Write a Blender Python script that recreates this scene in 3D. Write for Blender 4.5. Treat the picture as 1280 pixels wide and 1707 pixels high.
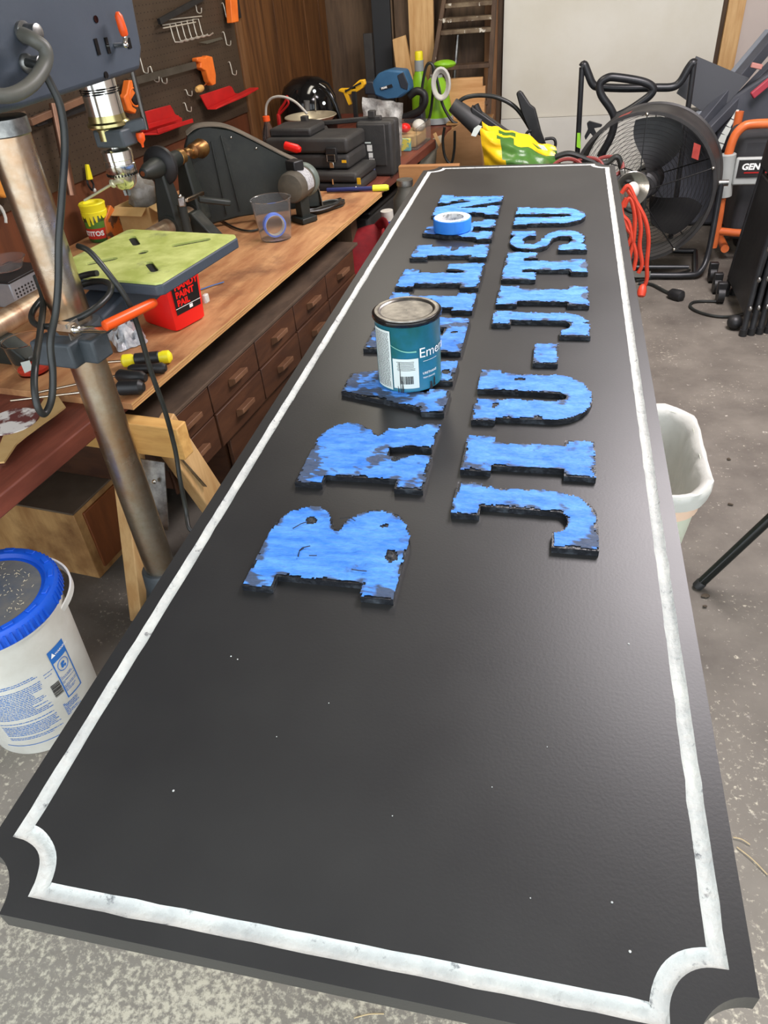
import bpy, math, random
from mathutils import Vector, Matrix, noise
from mathutils.geometry import tessellate_polygon
from math import sin, cos, pi, radians

for o in list(bpy.data.objects):
    bpy.data.objects.remove(o)
SC = bpy.context.scene
COL = SC.collection
random.seed(7)

# ---------------------------------------------------------------- camera
CAM = Vector((0.0, 0.0, 1.37))
RIGHT = Vector((0.97696, 0.20192, -0.06937))
FOC = 1197.0
def _basis():
    c = (640.0, 853.5)
    def un(v): return Vector(v).normalized()
    Y = un((958 - c[0], -107 - c[1], FOC))
    X = Vector((-5117 - c[0], 437 - c[1], FOC)); X = (X - Y * X.dot(Y)).normalized()
    if X.x < 0: X = -X
    Z = X.cross(Y)
    if Z.y > 0: Z = -Z
    return X, Y, Z          # world axes written in (right, down, forward)
WX, WY, WZ = _basis()
cam_d = bpy.data.cameras.new('camera')
cam = bpy.data.objects.new('camera', cam_d); COL.objects.link(cam)
rt = Vector((WX.x, WY.x, WZ.x)); dn = Vector((WX.y, WY.y, WZ.y)); fw = Vector((WX.z, WY.z, WZ.z))
cam.matrix_world = Matrix(((rt.x, -dn.x, -fw.x, CAM.x), (rt.y, -dn.y, -fw.y, CAM.y), (rt.z, -dn.z, -fw.z, CAM.z), (0, 0, 0, 1)))
cam_d.sensor_fit = 'VERTICAL'; cam_d.sensor_height = 36.0; cam_d.lens = 36.0 * FOC / 1707.0
cam_d.clip_start = 0.02
SC.camera = cam

# ---------------------------------------------------------------- world, lights, exposure
w = bpy.data.worlds.new('sky'); SC.world = w; w.use_nodes = True
wn = w.node_tree; bg = wn.nodes['Background']
bg.inputs['Color'].default_value = (0.86, 0.93, 1.0, 1); bg.inputs['Strength'].default_value = 2.5
def area(name, loc, rot, sx, sy, power, col):
    d = bpy.data.lights.new(name, 'AREA'); d.shape = 'RECTANGLE'; d.size = sx; d.size_y = sy; d.energy = power; d.color = col
    o = bpy.data.objects.new(name, d); COL.objects.link(o); o.location = loc; o.rotation_euler = rot; return o
area('added_ceiling_light', (0.72, 2.45, 2.33), (0, 0, 0), 0.7, 1.5, 84, (1.0, 0.93, 0.96))  # unseen lamp, added for the sheen on the board and fill
area('added_ceiling_light', (-0.85, 3.7, 2.33), (0, 0, 0), 0.25, 1.2, 14, (1.0, 0.93, 0.80))  # unseen lamp, added to brighten the back
SC.view_settings.view_transform = 'Standard'; SC.view_settings.look = 'None'
SC.view_settings.gamma = 1.0; SC.view_settings.use_curve_mapping = False
SC.view_settings.exposure = 0.3

# ---------------------------------------------------------------- frames and pixel look-ups
TH = radians(7.0)
U = Vector((sin(TH), cos(TH), 0)); V = Vector((-cos(TH), sin(TH), 0)); UP = Vector((0, 0, 1))
BRZ = -TH                       # bench-aligned rotation: local x = away from wall, local y = along the bench
def B(u, v, z=0.0): return U * u + V * v + UP * z
def ray(px, py):
    r = Vector((px - 640.0, py - 853.5, FOC))
    return Vector((WX.dot(r), WY.dot(r), WZ.dot(r)))
def hit(p, P0, n):
    r = ray(*p); return CAM + r * ((Vector(P0) - CAM).dot(Vector(n)) / r.dot(Vector(n)))
def pz(px, py, z): return hit((px, py), (0, 0, z), UP)
def pv(px, py, v): return hit((px, py), B(0, v), V)
def pu(px, py, u): return hit((px, py), B(u, 0), U)
def py_(px, py, y): return hit((px, py), (0, y, 0), (0, 1, 0))

# ---------------------------------------------------------------- materials
def S(r, g, b):
    f = lambda c: (c / 12.92 if c <= 0.04045 else ((c + 0.055) / 1.055) ** 2.4)
    return (f(r / 255), f(g / 255), f(b / 255), 1)
MC = {}
def mat(name, c1, c2=None, sc=8, rough=0.5, metal=0.0, bump=0.0, bsc=None, stretch=None, trans=0.0, coat=0.0, spec=0.5, detail=5,
        lo=0.35, hi=0.65, c3=None, sc3=3, lo3=0.55, hi3=0.62, ior=1.45, alpha=1.0, rvar=0.0):
    if name in MC: return MC[name]
    m = bpy.data.materials.new(name); m.use_nodes = True; nt = m.node_tree; N = nt.nodes; L = nt.links
    b = N['Principled BSDF']
    b.inputs['Base Color'].default_value = c1; b.inputs['Roughness'].default_value = rough; b.inputs['Metallic'].default_value = metal
    b.inputs['Transmission Weight'].default_value = trans; b.inputs['Coat Weight'].default_value = coat; b.inputs['IOR'].default_value = ior
    b.inputs['Specular IOR Level'].default_value = spec; b.inputs['Alpha'].default_value = alpha
    tc = N.new('ShaderNodeTexCoord'); mp = N.new('ShaderNodeMapping'); L.new(tc.outputs['Object'], mp.inputs['Vector'])
    if stretch: mp.inputs['Scale'].default_value = stretch
    nz = None
    if c2 is not None:
        nz = N.new('ShaderNodeTexNoise'); nz.inputs['Scale'].default_value = sc; nz.inputs['Detail'].default_value = detail; nz.inputs['Roughness'].default_value = 0.62
        L.new(mp.outputs[0], nz.inputs['Vector'])
        cr = N.new('ShaderNodeValToRGB'); cr.color_ramp.elements[0].position = lo; cr.color_ramp.elements[1].position = hi
        cr.color_ramp.elements[0].color = c1; cr.color_ramp.elements[1].color = c2
        L.new(nz.outputs['Fac'], cr.inputs[0]); out = cr.outputs[0]
        if c3 is not None:
            n3 = N.new('ShaderNodeTexNoise'); n3.inputs['Scale'].default_value = sc3; n3.inputs['Detail'].default_value = 7; n3.inputs['Roughness'].default_value = 0.65
            L.new(tc.outputs['Object'], n3.inputs['Vector'])
            r3 = N.new('ShaderNodeMapRange'); r3.inputs['From Min'].default_value = lo3; r3.inputs['From Max'].default_value = hi3
            L.new(n3.outputs['Fac'], r3.inputs['Value'])
            mx = N.new('ShaderNodeMix'); mx.data_type = 'RGBA'; L.new(r3.outputs[0], mx.inputs[0]); L.new(out, mx.inputs[6]); mx.inputs[7].default_value = c3
            out = mx.outputs[2]
        L.new(out, b.inputs['Base Color'])
        if rvar:
            rr = N.new('ShaderNodeMapRange'); rr.inputs['To Min'].default_value = rough - rvar; rr.inputs['To Max'].default_value = rough + rvar
            L.new(nz.outputs['Fac'], rr.inputs['Value']); L.new(rr.outputs[0], b.inputs['Roughness'])
    if bump:
        bn = N.new('ShaderNodeTexNoise'); bn.inputs['Scale'].default_value = bsc or sc * 3; bn.inputs['Detail'].default_value = 6
        L.new(mp.outputs[0], bn.inputs['Vector'])
        bp = N.new('ShaderNodeBump'); bp.inputs['Strength'].default_value = bump; bp.inputs['Distance'].default_value = 0.004
        L.new(bn.outputs['Fac'], bp.inputs['Height']); L.new(bp.outputs[0], b.inputs['Normal'])
    MC[name] = m; return m
def emis(name, c, s):
    m = mat(name, c); b = m.node_tree.nodes['Principled BSDF']; b.inputs['Emission Color'].default_value = c; b.inputs['Emission Strength'].default_value = s; return m

# ---------------------------------------------------------------- mesh kit
class G:
    def __init__(s): s.v = []; s.f = []
    def add(s, vs, fs):
        n = len(s.v); s.v += [Vector(x) for x in vs]; s.f += [tuple(i + n for i in f) for f in fs]; return s
    def box(s, c, d, rz=0.0, M=None):
        R = M or Matrix.Rotation(rz, 3, 'Z'); c = Vector(c); vs = []
        for x in (-.5, .5):
            for y in (-.5, .5):
                for z in (-.5, .5): vs.append(c + R @ Vector((x * d[0], y * d[1], z * d[2])))
        return s.add(vs, [(0, 1, 3, 2), (4, 6, 7, 5), (0, 4, 5, 1), (2, 3, 7, 6), (0, 2, 6, 4), (1, 5, 7, 3)])
    def bar(s, a, b, w, h, up=UP):
        a = Vector(a); b = Vector(b); d = b - a; L = d.length; d.normalize(); up = Vector(up)
        x = d.cross(up)
        if x.length < 1e-4: x = d.cross(Vector((0, 1, 0)))
        x.normalize(); z = x.cross(d); M = Matrix((x, d, z)).transposed()
        return s.box((a + b) / 2, (w, L, h), M=M)
    def rings(s, R, caps=True, closed=False):
        n = len(R[0]); k = len(R); vs = [p for r in R for p in r]; fs = []
        for i in range(k if closed else k - 1):
            for j in range(n):
                a = i * n + j; b_ = i * n + (j + 1) % n; c = ((i + 1) % k) * n
                fs.append((a, b_, c + (j + 1) % n, c + j))
        if caps and not closed: fs += [tuple(range(n))[::-1], tuple(range((k - 1) * n, k * n))]
        return s.add(vs, fs)
    def frame(s, d):
        d = Vector(d).normalized(); x = d.cross(UP)
        if x.length < 1e-3: x = Vector((1, 0, 0))
        x.normalize(); return x, d.cross(x)
    def cyl(s, a, b, r0, r1=None, n=20, caps=True):
        a = Vector(a); b = Vector(b); r1 = r0 if r1 is None else r1; x, y = s.frame(b - a)
        return s.rings([[c + (x * cos(t) + y * sin(t)) * r for t in [2 * pi * i / n for i in range(n)]] for c, r in ((a, r0), (b, r1))], caps)
    def lathe(s, a, b, prof, n=28, caps=True):
        """prof: (radius, fraction or distance along a->b)"""
        a = Vector(a); d = (Vector(b) - a).normalized(); x, y = s.frame(d)
        return s.rings([[a + d * h + (x * cos(t) + y * sin(t)) * max(r, 1e-4) for t in [2 * pi * i / n for i in range(n)]] for r, h in prof], caps)
    def tube(s, pts, r, n=8, closed=False, flat=1.0):
        P = [Vector(p) for p in pts]; k = len(P); R = []; x = None
        for i in range(k):
            a = P[(i - 1) % k] if (i or closed) else P[0]; b = P[(i + 1) % k] if (i < k - 1 or closed) else P[-1]
            d = (b - a).normalized()
            if x is None: x = s.frame(d)[0]
            x = (x - d * x.dot(d)).normalized(); y = d.cross(x)
            R.append([P[i] + (x * cos(t) + y * sin(t) * flat) * r for t in [2 * pi * j / n for j in range(n)]])
        return s.rings(R, True, closed)
    def prism(s, poly, d):
        """poly: 3-D points of a planar outline, d: extrusion vector"""
        P = [Vector(p) for p in poly]; d = Vector(d); n = len(P)
        tr = tessellate_polygon([P])
        vs = P + [p + d for p in P]; fs = [tuple(t) for t in tr] + [tuple(i + n for i in t[::-1]) for t in tr]
        fs += [(i, (i + 1) % n, (i + 1) % n + n, i + n) for i in range(n)]
        return s.add(vs, fs)
    def ell(s, c, r, n=16, k=10, M=None):
        c = Vector(c); M = M or Matrix.Identity(3); R = []
        for i in range(k + 1):
            p = pi * i / k; rr = max(sin(p), 1e-3)
            R.append([c + M @ Vector((r[0] * rr * cos(t), r[1] * rr * sin(t), r[2] * cos(p))) for t in [2 * pi * j / n for j in range(n)]])
        return s.rings(R, True)
def spl(pts, k=6, closed=False):
    P = [Vector(p) for p in pts]; n = len(P); out = []
    rng = range(n if closed else n - 1)
    for i in rng:
        p0 = P[(i - 1) % n] if (closed or i) else P[0]; p1 = P[i]; p2 = P[(i + 1) % n]; p3 = P[(i + 2) % n] if (closed or i + 2 < n) else P[-1]
        for j in range(k):
            t = j / k; out.append(0.5 * ((2 * p1) + (-p0 + p2) * t + (2 * p0 - 5 * p1 + 4 * p2 - p3) * t * t + (-p0 + 3 * p1 - 3 * p2 + p3) * t ** 3))
    if not closed: out.append(P[-1])
    return out
def mw(o):
    return Matrix.Translation(o.location) @ o.rotation_euler.to_matrix().to_4x4()
def world_of(o):
    M = mw(o)
    while o.parent: o = o.parent; M = mw(o) @ M
    return M
def tag(o, label=None, cat=None, group=None, kind=None):
    if label: o['label'] = label
    if cat: o['category'] = cat
    if group: o['group'] = group
    if kind: o['kind'] = kind
    return o
def obj(name, g, m, parent=None, local=False, bevel=0.0, flat=False, sharp=0.7, label=None, kind=None, seg=2, base=None):
    me = bpy.data.meshes.new(name)
    o = bpy.data.objects.new(name, me)
    if parent is not None: o.parent = parent
    elif base is not None: o.location = base
    vs = g.v
    if not local:
        I = world_of(o).inverted(); vs = [I @ v for v in vs]
    me.from_pydata([tuple(v) for v in vs], [], g.f); me.validate(); me.update()
    import bmesh
    bm = bmesh.new(); bm.from_mesh(me); bmesh.ops.recalc_face_normals(bm, faces=bm.faces); bm.to_mesh(me); bm.free()
    for mm in (m if isinstance(m, (list, tuple)) else [m]): me.materials.append(mm)
    if not flat:
        me.shade_smooth(); me.set_sharp_from_angle(angle=sharp)
    COL.objects.link(o)
    if bevel:
        b = o.modifiers.new('bevel', 'BEVEL'); b.width = bevel; b.segments = seg; b.limit_method = 'ANGLE'; b.angle_limit = 0.6; b.harden_normals = False
    if label: o['label'] = label
    if kind: o['kind'] = kind
    return o
def thing(name, label, cat, loc=(0, 0, 0), rz=0.0, group=None):
    o = bpy.data.objects.new(name, None); COL.objects.link(o); o.location = loc; o.rotation_euler = (0, 0, rz)
    o.empty_display_size = 0.05
    return tag(o, label, cat, group)
def one(name, g, m, label, cat, base, group=None, **k):
    return tag(obj(name, g, m, base=Vector(base), **k), label, cat, group)
def copy_tree(o, loc, rz=None, label=None, parent=None):
    def rec(a, par):
        c = a.copy(); COL.objects.link(c); c.parent = par
        for ch in [x for x in bpy.data.objects if x.parent == a]: rec(ch, c)
        return c
    r = rec(o, parent); r.location = loc
    if rz is not None: r.rotation_euler = (0, 0, rz)
    if label: r['label'] = label
    return r
_tx = {}
def text_geo(s, size, bold=0.0):
    """vertices (x, y) and faces of a line of lettering, left-bottom at the origin"""
    k = (s, size, bold)
    if k in _tx: return _tx[k]
    c = bpy.data.curves.new('t', 'FONT'); c.body = s; c.size = size; c.offset = bold; c.resolution_u = 3
    o = bpy.data.objects.new('t', c); COL.objects.link(o)
    dg = bpy.context.evaluated_depsgraph_get(); me = bpy.data.meshes.new_from_object(o.evaluated_get(dg))
    vs = [(v.co.x, v.co.y) for v in me.vertices]; fs = [tuple(p.vertices) for p in me.polygons]
    bpy.data.objects.remove(o); bpy.data.curves.remove(c); bpy.data.meshes.remove(me)
    _tx[k] = (vs, fs); return _tx[k]
def text_on(g, s, size, o, ex, ey, bold=0.0, squeeze=1.0):
    vs, fs = text_geo(s, size, bold); o = Vector(o); ex = Vector(ex); ey = Vector(ey)
    g.add([o + ex * x * squeeze + ey * y for x, y in vs], fs); return g
def wrap(R0, R1, H, c, a0):
    """maps (arc length, height) to the skin of an upright tapering pail"""
    c = Vector(c)
    def f(x, z, off=0.0006):
        r = R0 + (R1 - R0) * z / H + off; a = a0 + x / R1
        return c + Vector((cos(a) * r, sin(a) * r, z))
    return f
def text_wrap(g, s, size, f, x0, z0, bold=0.0):
    vs, fs = text_geo(s, size, bold); g.add([f(x0 + x, z0 + y) for x, y in vs], fs); return g
def patch_wrap(g, f, x0, x1, z0, z1, k=8, off=0.0004):
    vs = []; fs = []
    for i in range(k + 1):
        x = x0 + (x1 - x0) * i / k; vs += [f(x, z0, off), f(x, z1, off)]
        if i: fs.append((2 * i - 2, 2 * i, 2 * i + 1, 2 * i - 1))
    g.add(vs, fs); return g

# ================================================================ materials used in many places
black_paint = mat('black_satin_paint', S(34, 34, 34), S(43, 43, 42), sc=3, rough=0.42, spec=0.6, bump=0.03, bsc=300, rvar=0.05)
groove_white = mat('white_groove_paint', S(208, 209, 202), S(182, 184, 180), sc=30, rough=0.6, bump=0.8, bsc=120, c3=S(96, 98, 100), sc3=70, lo3=0.60, hi3=0.70)
tape_blue = mat('blue_masking_tape', S(52, 122, 214), S(92, 156, 236), sc=22, rough=0.6, bump=0.9, bsc=70, stretch=(1, 3, 1), c3=S(58, 70, 92), sc3=26, lo3=0.64, hi3=0.76)
letter_black = mat('black_gloss_letter_edge', S(26, 28, 32), S(72, 78, 84), sc=60, rough=0.35, bump=0.6, bsc=120, lo=0.5, hi=0.8)
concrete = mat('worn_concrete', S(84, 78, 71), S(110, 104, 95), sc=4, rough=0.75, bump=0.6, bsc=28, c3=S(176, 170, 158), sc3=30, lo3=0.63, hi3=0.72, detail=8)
steel = mat('worn_steel', S(204, 198, 186), S(172, 160, 140), sc=14, rough=0.3, metal=1.0, bump=0.1, bsc=60, c3=S(172, 132, 92), sc3=4, lo3=0.42, hi3=0.66, rvar=0.1)
chrome = mat('bright_chrome', S(215, 213, 205), rough=0.16, metal=1.0)
zinc = mat('dull_zinc', S(170, 170, 165), S(120, 120, 118), sc=40, rough=0.4, metal=1.0)
dark_iron = mat('dark_grey_cast_iron', S(56, 62, 66), S(72, 78, 82), sc=12, rough=0.5, bump=0.2, bsc=80)
green_iron = mat('dark_green_painted_iron', S(27, 32, 29), S(40, 44, 39), sc=9, rough=0.5, bump=0.15, bsc=60, c3=S(74, 70, 60), sc3=6, lo3=0.6, hi3=0.8)
dusty = mat('dusty_grey_rim', S(112, 102, 88), S(88, 82, 72), sc=16, rough=0.85)
press_blue = mat('blue_grey_enamel', S(60, 67, 76), S(66, 73, 82), sc=6, rough=0.5, bump=0.08, bsc=120)
blk = mat('black_plastic', S(26, 26, 27), S(38, 38, 38), sc=20, rough=0.45, bump=0.1, bsc=60)
blk_gloss = mat('glossy_black', S(14, 14, 15), rough=0.12)
blk_matte = mat('matte_black_case', S(44, 43, 42), S(58, 56, 53), sc=10, rough=0.6, bump=0.25, bsc=200)
rubber = mat('black_rubber_cord', S(30, 31, 30), S(44, 46, 42), sc=20, rough=0.38)
orange_grip = mat('orange_rubber', S(232, 84, 24), rough=0.35)
orange = mat('orange_paint', S(236, 122, 44), S(220, 104, 34), sc=14, rough=0.45)
red_pl = mat('red_plastic', S(186, 26, 24), S(164, 20, 20), sc=12, rough=0.5)
red_bright = mat('bright_red_plastic', S(226, 28, 22), rough=0.35)
yellow = mat('yellow_plastic', S(240, 224, 40), rough=0.4)
amber = mat('amber_yellow_plastic', S(232, 176, 30), rough=0.4)
white_pl = mat('white_plastic', S(208, 207, 198), S(192, 189, 178), sc=8, rough=0.4)
paper_white = mat('white_paper_label', S(212, 220, 212), rough=0.55)
ink_black = mat('black_ink', S(18, 18, 20), rough=0.5)
ink_blue = mat('blue_ink', S(44, 104, 176), rough=0.5)
ply = mat('plywood_face', S(158, 104, 64), S(196, 148, 100), sc=7, rough=0.62, bump=0.25, bsc=30, stretch=(3.2, 0.55, 1), c3=S(120, 78, 50), sc3=4, lo3=0.52, hi3=0.72, detail=8)
ply_edge = mat('plywood_edge', S(214, 172, 112), S(176, 128, 76), sc=16, rough=0.75, stretch=(1, 0.4, 14), bump=0.4, bsc=50)
redwood = mat('red_brown_stained_wood', S(100, 50, 38), S(128, 68, 52), sc=9, rough=0.5, stretch=(4, 0.4, 2), bump=0.25, bsc=30, c3=S(150, 100, 84), sc3=12, lo3=0.66, hi3=0.74)
drawer_wood = mat('dark_drawer_wood', S(62, 36, 22), S(84, 52, 32), sc=8, rough=0.55, stretch=(1, 0.6, 3), bump=0.2)
dusty_wood = mat('dusty_cabinet_top', S(64, 50, 38), S(92, 74, 58), sc=7, rough=0.85, stretch=(2, 0.8, 1), bump=0.2)
handle_wood = mat('pale_handle_wood', S(104, 70, 48), S(124, 88, 62), sc=14, rough=0.6)
pine = mat('raw_pine', S(214, 176, 122), S(190, 146, 92), sc=8, rough=0.65, stretch=(4, 4, 0.5), bump=0.15)
pine_h = mat('raw_pine_lengthwise', S(222, 176, 104), S(196, 148, 82), sc=8, rough=0.65, stretch=(0.6, 4, 4), bump=0.15)
box_wood = mat('crate_plywood', S(150, 108, 62), S(190, 150, 96), sc=6, rough=0.6, stretch=(3, 3, 0.6), bump=0.25, c3=S(112, 74, 40), sc3=4, lo3=0.5, hi3=0.7)
box_door = mat('crate_red_door', S(136, 78, 40), S(112, 62, 32), sc=7, rough=0.55, stretch=(3, 3, 0.6))
box_top = mat('crate_dusty_top', S(104, 90, 74), S(82, 68, 54), sc=6, rough=0.85)
panel_wood = mat('brown_wall_panel', S(70, 43, 22), S(112, 74, 40), sc=7, rough=0.5, stretch=(5, 5, 0.3), bump=0.15, bsc=20, detail=7)
wall_red = mat('red_brown_wall_board', S(104, 58, 32), S(84, 46, 26), sc=5, rough=0.6, stretch=(4, 4, 0.5))
peg_brown = mat('dark_brown_pegboard', S(62, 50, 38), S(70, 57, 44), sc=6, rough=0.5, spec=0.4)
dark_wood = mat('dark_old_wood', S(70, 54, 40), S(98, 78, 58), sc=7, rough=0.75, stretch=(4, 4, 0.5))
wall_white = mat('white_drywall', S(214, 210, 194), S(222, 219, 206), sc=2.5, rough=0.8)
wall_low = mat('white_lower_board', S(226, 225, 216), S(216, 215, 205), sc=3, rough=0.6)
wall_grey = mat('grey_pink_wallboard', S(198, 186, 176), S(190, 178, 170), sc=2, rough=0.85)
ceil_m = mat('ceiling_board', S(200, 194, 184), S(186, 180, 170), sc=2, rough=0.85)
card = mat('brown_cardboard', S(182, 146, 92), S(196, 162, 108), sc=12, rough=0.8)
clear = mat('clear_plastic', (0.95, 0.97, 0.97, 1), rough=0.08, trans=1.0, ior=1.12)
smoky = mat('scuffed_clear_plastic', (0.95, 0.96, 0.96, 1), rough=0.12, trans=0.97, ior=1.12)
bag_m = mat('clear_crinkled_bag', (0.85, 0.87, 0.86, 1), rough=0.3, trans=0.6, ior=1.2, bump=1.0, bsc=60)
liner = mat('white_bin_liner', S(196, 196, 188), S(184, 186, 178), sc=8, rough=0.45, bump=0.8, bsc=24)

# towards the door: pale flakes get denser, and daylight is painted in as paler base
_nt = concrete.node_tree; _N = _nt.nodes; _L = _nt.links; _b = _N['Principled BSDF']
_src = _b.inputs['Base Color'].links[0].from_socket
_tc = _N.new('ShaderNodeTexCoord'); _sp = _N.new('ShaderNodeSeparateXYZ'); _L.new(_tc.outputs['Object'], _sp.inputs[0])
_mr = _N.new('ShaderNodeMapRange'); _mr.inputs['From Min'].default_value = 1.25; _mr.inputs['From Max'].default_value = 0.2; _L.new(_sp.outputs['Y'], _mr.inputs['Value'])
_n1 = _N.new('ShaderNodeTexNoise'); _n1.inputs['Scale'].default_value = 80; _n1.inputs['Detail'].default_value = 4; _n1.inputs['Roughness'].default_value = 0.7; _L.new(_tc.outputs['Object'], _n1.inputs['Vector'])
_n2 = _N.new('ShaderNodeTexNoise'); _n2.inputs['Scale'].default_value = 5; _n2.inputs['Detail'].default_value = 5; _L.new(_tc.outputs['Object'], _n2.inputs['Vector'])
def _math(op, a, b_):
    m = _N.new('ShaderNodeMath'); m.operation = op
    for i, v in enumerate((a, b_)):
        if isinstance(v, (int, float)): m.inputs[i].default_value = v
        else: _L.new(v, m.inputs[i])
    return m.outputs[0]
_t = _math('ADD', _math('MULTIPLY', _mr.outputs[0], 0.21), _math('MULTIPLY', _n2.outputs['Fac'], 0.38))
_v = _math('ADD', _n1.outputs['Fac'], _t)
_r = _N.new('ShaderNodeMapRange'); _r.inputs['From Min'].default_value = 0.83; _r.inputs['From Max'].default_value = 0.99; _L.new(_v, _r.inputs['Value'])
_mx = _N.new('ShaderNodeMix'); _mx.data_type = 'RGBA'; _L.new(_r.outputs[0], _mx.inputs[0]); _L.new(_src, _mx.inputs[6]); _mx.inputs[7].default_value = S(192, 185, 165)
_mb = _N.new('ShaderNodeMix'); _mb.data_type = 'RGBA'; _L.new(_math('MULTIPLY', _mr.outputs[0], 0.75), _mb.inputs[0]); _L.new(_src, _mb.inputs[6]); _mb.inputs[7].default_value = S(146, 140, 128); _L.new(_mb.outputs[2], _mx.inputs[6])  # base lightened towards the door to stand in for daylight
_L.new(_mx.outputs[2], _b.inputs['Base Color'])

# ================================================================ the setting
def struct(name, g, m, **k):
    return tag(obj(name, g, m, **k), kind='structure')
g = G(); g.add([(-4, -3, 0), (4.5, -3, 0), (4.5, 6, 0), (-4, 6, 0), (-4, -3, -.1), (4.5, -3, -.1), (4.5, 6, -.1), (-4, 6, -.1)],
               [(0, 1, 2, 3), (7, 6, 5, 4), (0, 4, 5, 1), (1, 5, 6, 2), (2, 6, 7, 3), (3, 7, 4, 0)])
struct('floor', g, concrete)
WV = 2.1                      # the pegboard wall stands 2.1 m left of the camera, parallel to the bench
FY = 5.2                      # far wall
def wbox(name, u0, u1, v0, v1, z0, z1, m, parent=None, **k):
    g = G(); g.box(B((u0 + u1) / 2, (v0 + v1) / 2, (z0 + z1) / 2), (v1 - v0, u1 - u0, z1 - z0), rz=BRZ)
    return obj(name, g, m, parent, **k)
tag(wbox('wall_left', -0.3, 5.6, WV, WV + .12, 0, 2.5, wall_red), kind='structure')
wl = bpy.data.objects['wall_left']
# brown wall panels beyond the pegboard, one object each
u0p = pv(398, 60, WV).dot(U)
pw = 0.203; k = 0; uu = u0p + 0.01
while uu < 5.5:
    d = 0.008 + 0.0015 * ((k * 37) % 3)
    wbox('panel', uu, min(uu + pw - .0035, 5.5), WV - d, WV - .0005, 0.5, 2.5, panel_wood, wl, bevel=.0015)
    uu += pw; k += 1
wbox('batten', u0p - .05, u0p + .008, WV - .022, WV - .0005, 0.5, 2.5, mat('batten_wood', S(92, 62, 36), S(118, 82, 50), sc=8, rough=0.5, stretch=(4, 4, .4)), wl, bevel=.003)
g = G().box((0.3, FY + .06, 1.25), (5.4, .12, 2.5)); wf = struct('wall_back', g, dark_wood)
g = G().box((3.2, 2.65, 1.25), (.12, 5.2, 2.5)); struct('wall_right', g, wall_grey)
g = G().box((0.3, 2.70, 2.56), (6.2, 5.3, .12)); struct('ceiling', g, ceil_m)
g = G().box((0.3, 0.10, 2.32), (6.2, .1, .36)); struct('trim_1', g, wall_grey)
# added ceiling lamps, out of view: they light the back and sheen the board
for q, (x, y) in enumerate(((0.72, 2.45), (-0.85, 3.7))):
    t = thing('added_ceiling_lamp', ['added unseen tube lamp on the ceiling right of the sign', 'added unseen tube lamp on the ceiling over the tool cases'][q], 'lamp', (x, y, 2.5))
    obj('housing', G().box((x, y, 2.46), (.3, 1.3, .08)), white_pl, t, bevel=.01)
    for s in (-1, 1):
        obj('tube', G().cyl((x + s * .07, y - .6, 2.40), (x + s * .07, y + .6, 2.40), .013), emis('added_lit_tube', (1, .95, .86, 1), 3.0), t)
# white sheets on the far wall
xa = py_(839, 60, FY - .03).x; xb = py_(1203, 20, FY - .03).x
zb = py_(920, 195, FY - .03).z
g = G().box(((xa + xb) / 2, FY - .02, (zb + 2.5) / 2), (xb - xa, .016, 2.5 - zb)); obj('panel', g, wall_white, wf, label='large off-white wall sheet')
g = G().box(((xa + 1.9) / 2, FY - .045, zb / 2 + .0), (1.9 - xa, .012, zb)); obj('panel', g, wall_low, wf, label='paler sheet along the foot of the far wall')
xs = py_(1203, 50, FY - .03).x
obj('stud', G().box((xs + .055, FY - .02, 1.25), (.09, .038, 2.5)), pine, wf, bevel=.002)
g = G().box(((xs + .1 + 3.1) / 2, FY - .012, 1.25), (3.1 - xs - .1, .018, 2.5)); obj('panel', g, wall_grey, wf, label='grey-pink wall sheet right of the stud')
xs2 = py_(822, 100, FY - .03).x
obj('stud', G().box((xs2 - .015, FY - .03, 1.25), (.075, .05, 2.5)), mat('stud_brown', S(150, 108, 70), S(120, 84, 54), sc=6, rough=.7, stretch=(4, 4, .4)), wf, bevel=.002)

# ================================================================ the sign
ZT = 0.79; PT = 0.020
SX0, SX1, SY0, SY1 = -0.4375, 0.1745, 0.178, 2.598
def bite_loop(x0, x1, y0, y1, r, k=14, shrink=0.0):
    """rectangle with a concave quarter circle bitten out of each corner; shrink offsets the whole line inwards"""
    X0, X1, Y0, Y1 = x0 + shrink, x1 - shrink, y0 + shrink, y1 - shrink
    rr = r + shrink
    def corner(cx, cy, a0, a1, sx, sy):
        o = []
        lim = math.asin(min(1, abs(shrink) / rr)) * (1 if shrink > 0 else -1)
        for i in range(k + 1):
            a = a0 + (lim if a1 > a0 else -lim) + (a1 - a0 - 2 * (lim if a1 > a0 else -lim)) * i / k
            o.append(Vector((cx + rr * cos(a), cy + rr * sin(a), 0)))
        return o
    P = []
    P += corner(x0, y0, pi / 2, 0, 1, 1)
    P += corner(x1, y0, pi, pi / 2, -1, 1)
    P += corner(x1, y1, 1.5 * pi, pi, -1, -1)
    P += corner(x0, y1, 0, -pi / 2, 1, -1)
    out = []
    for i, p in enumerate(P):         # extra points along the straights so the painted edge can waver
        q = P[(i + 1) % len(P)]; out.append(p); L = (q - p).length
        if L > .1:
            n = int(L / .02)
            out += [p + (q - p) * j / n for j in range(1, n)]
    return out
sign = thing('sign_board', 'long black painted sign panel with raised blue-taped letters, lying flat in the middle', 'sign', ((SX0 + SX1) / 2, (SY0 + SY1) / 2, ZT - PT))
OUT = bite_loop(SX0, SX1, SY0, SY1, .045)
GX0, GX1, GY0, GY1 = -0.4135, 0.1505, 0.201, 2.571
HW = 0.0068
CEN = bite_loop(GX0, GX1, GY0, GY1, .043)
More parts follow.
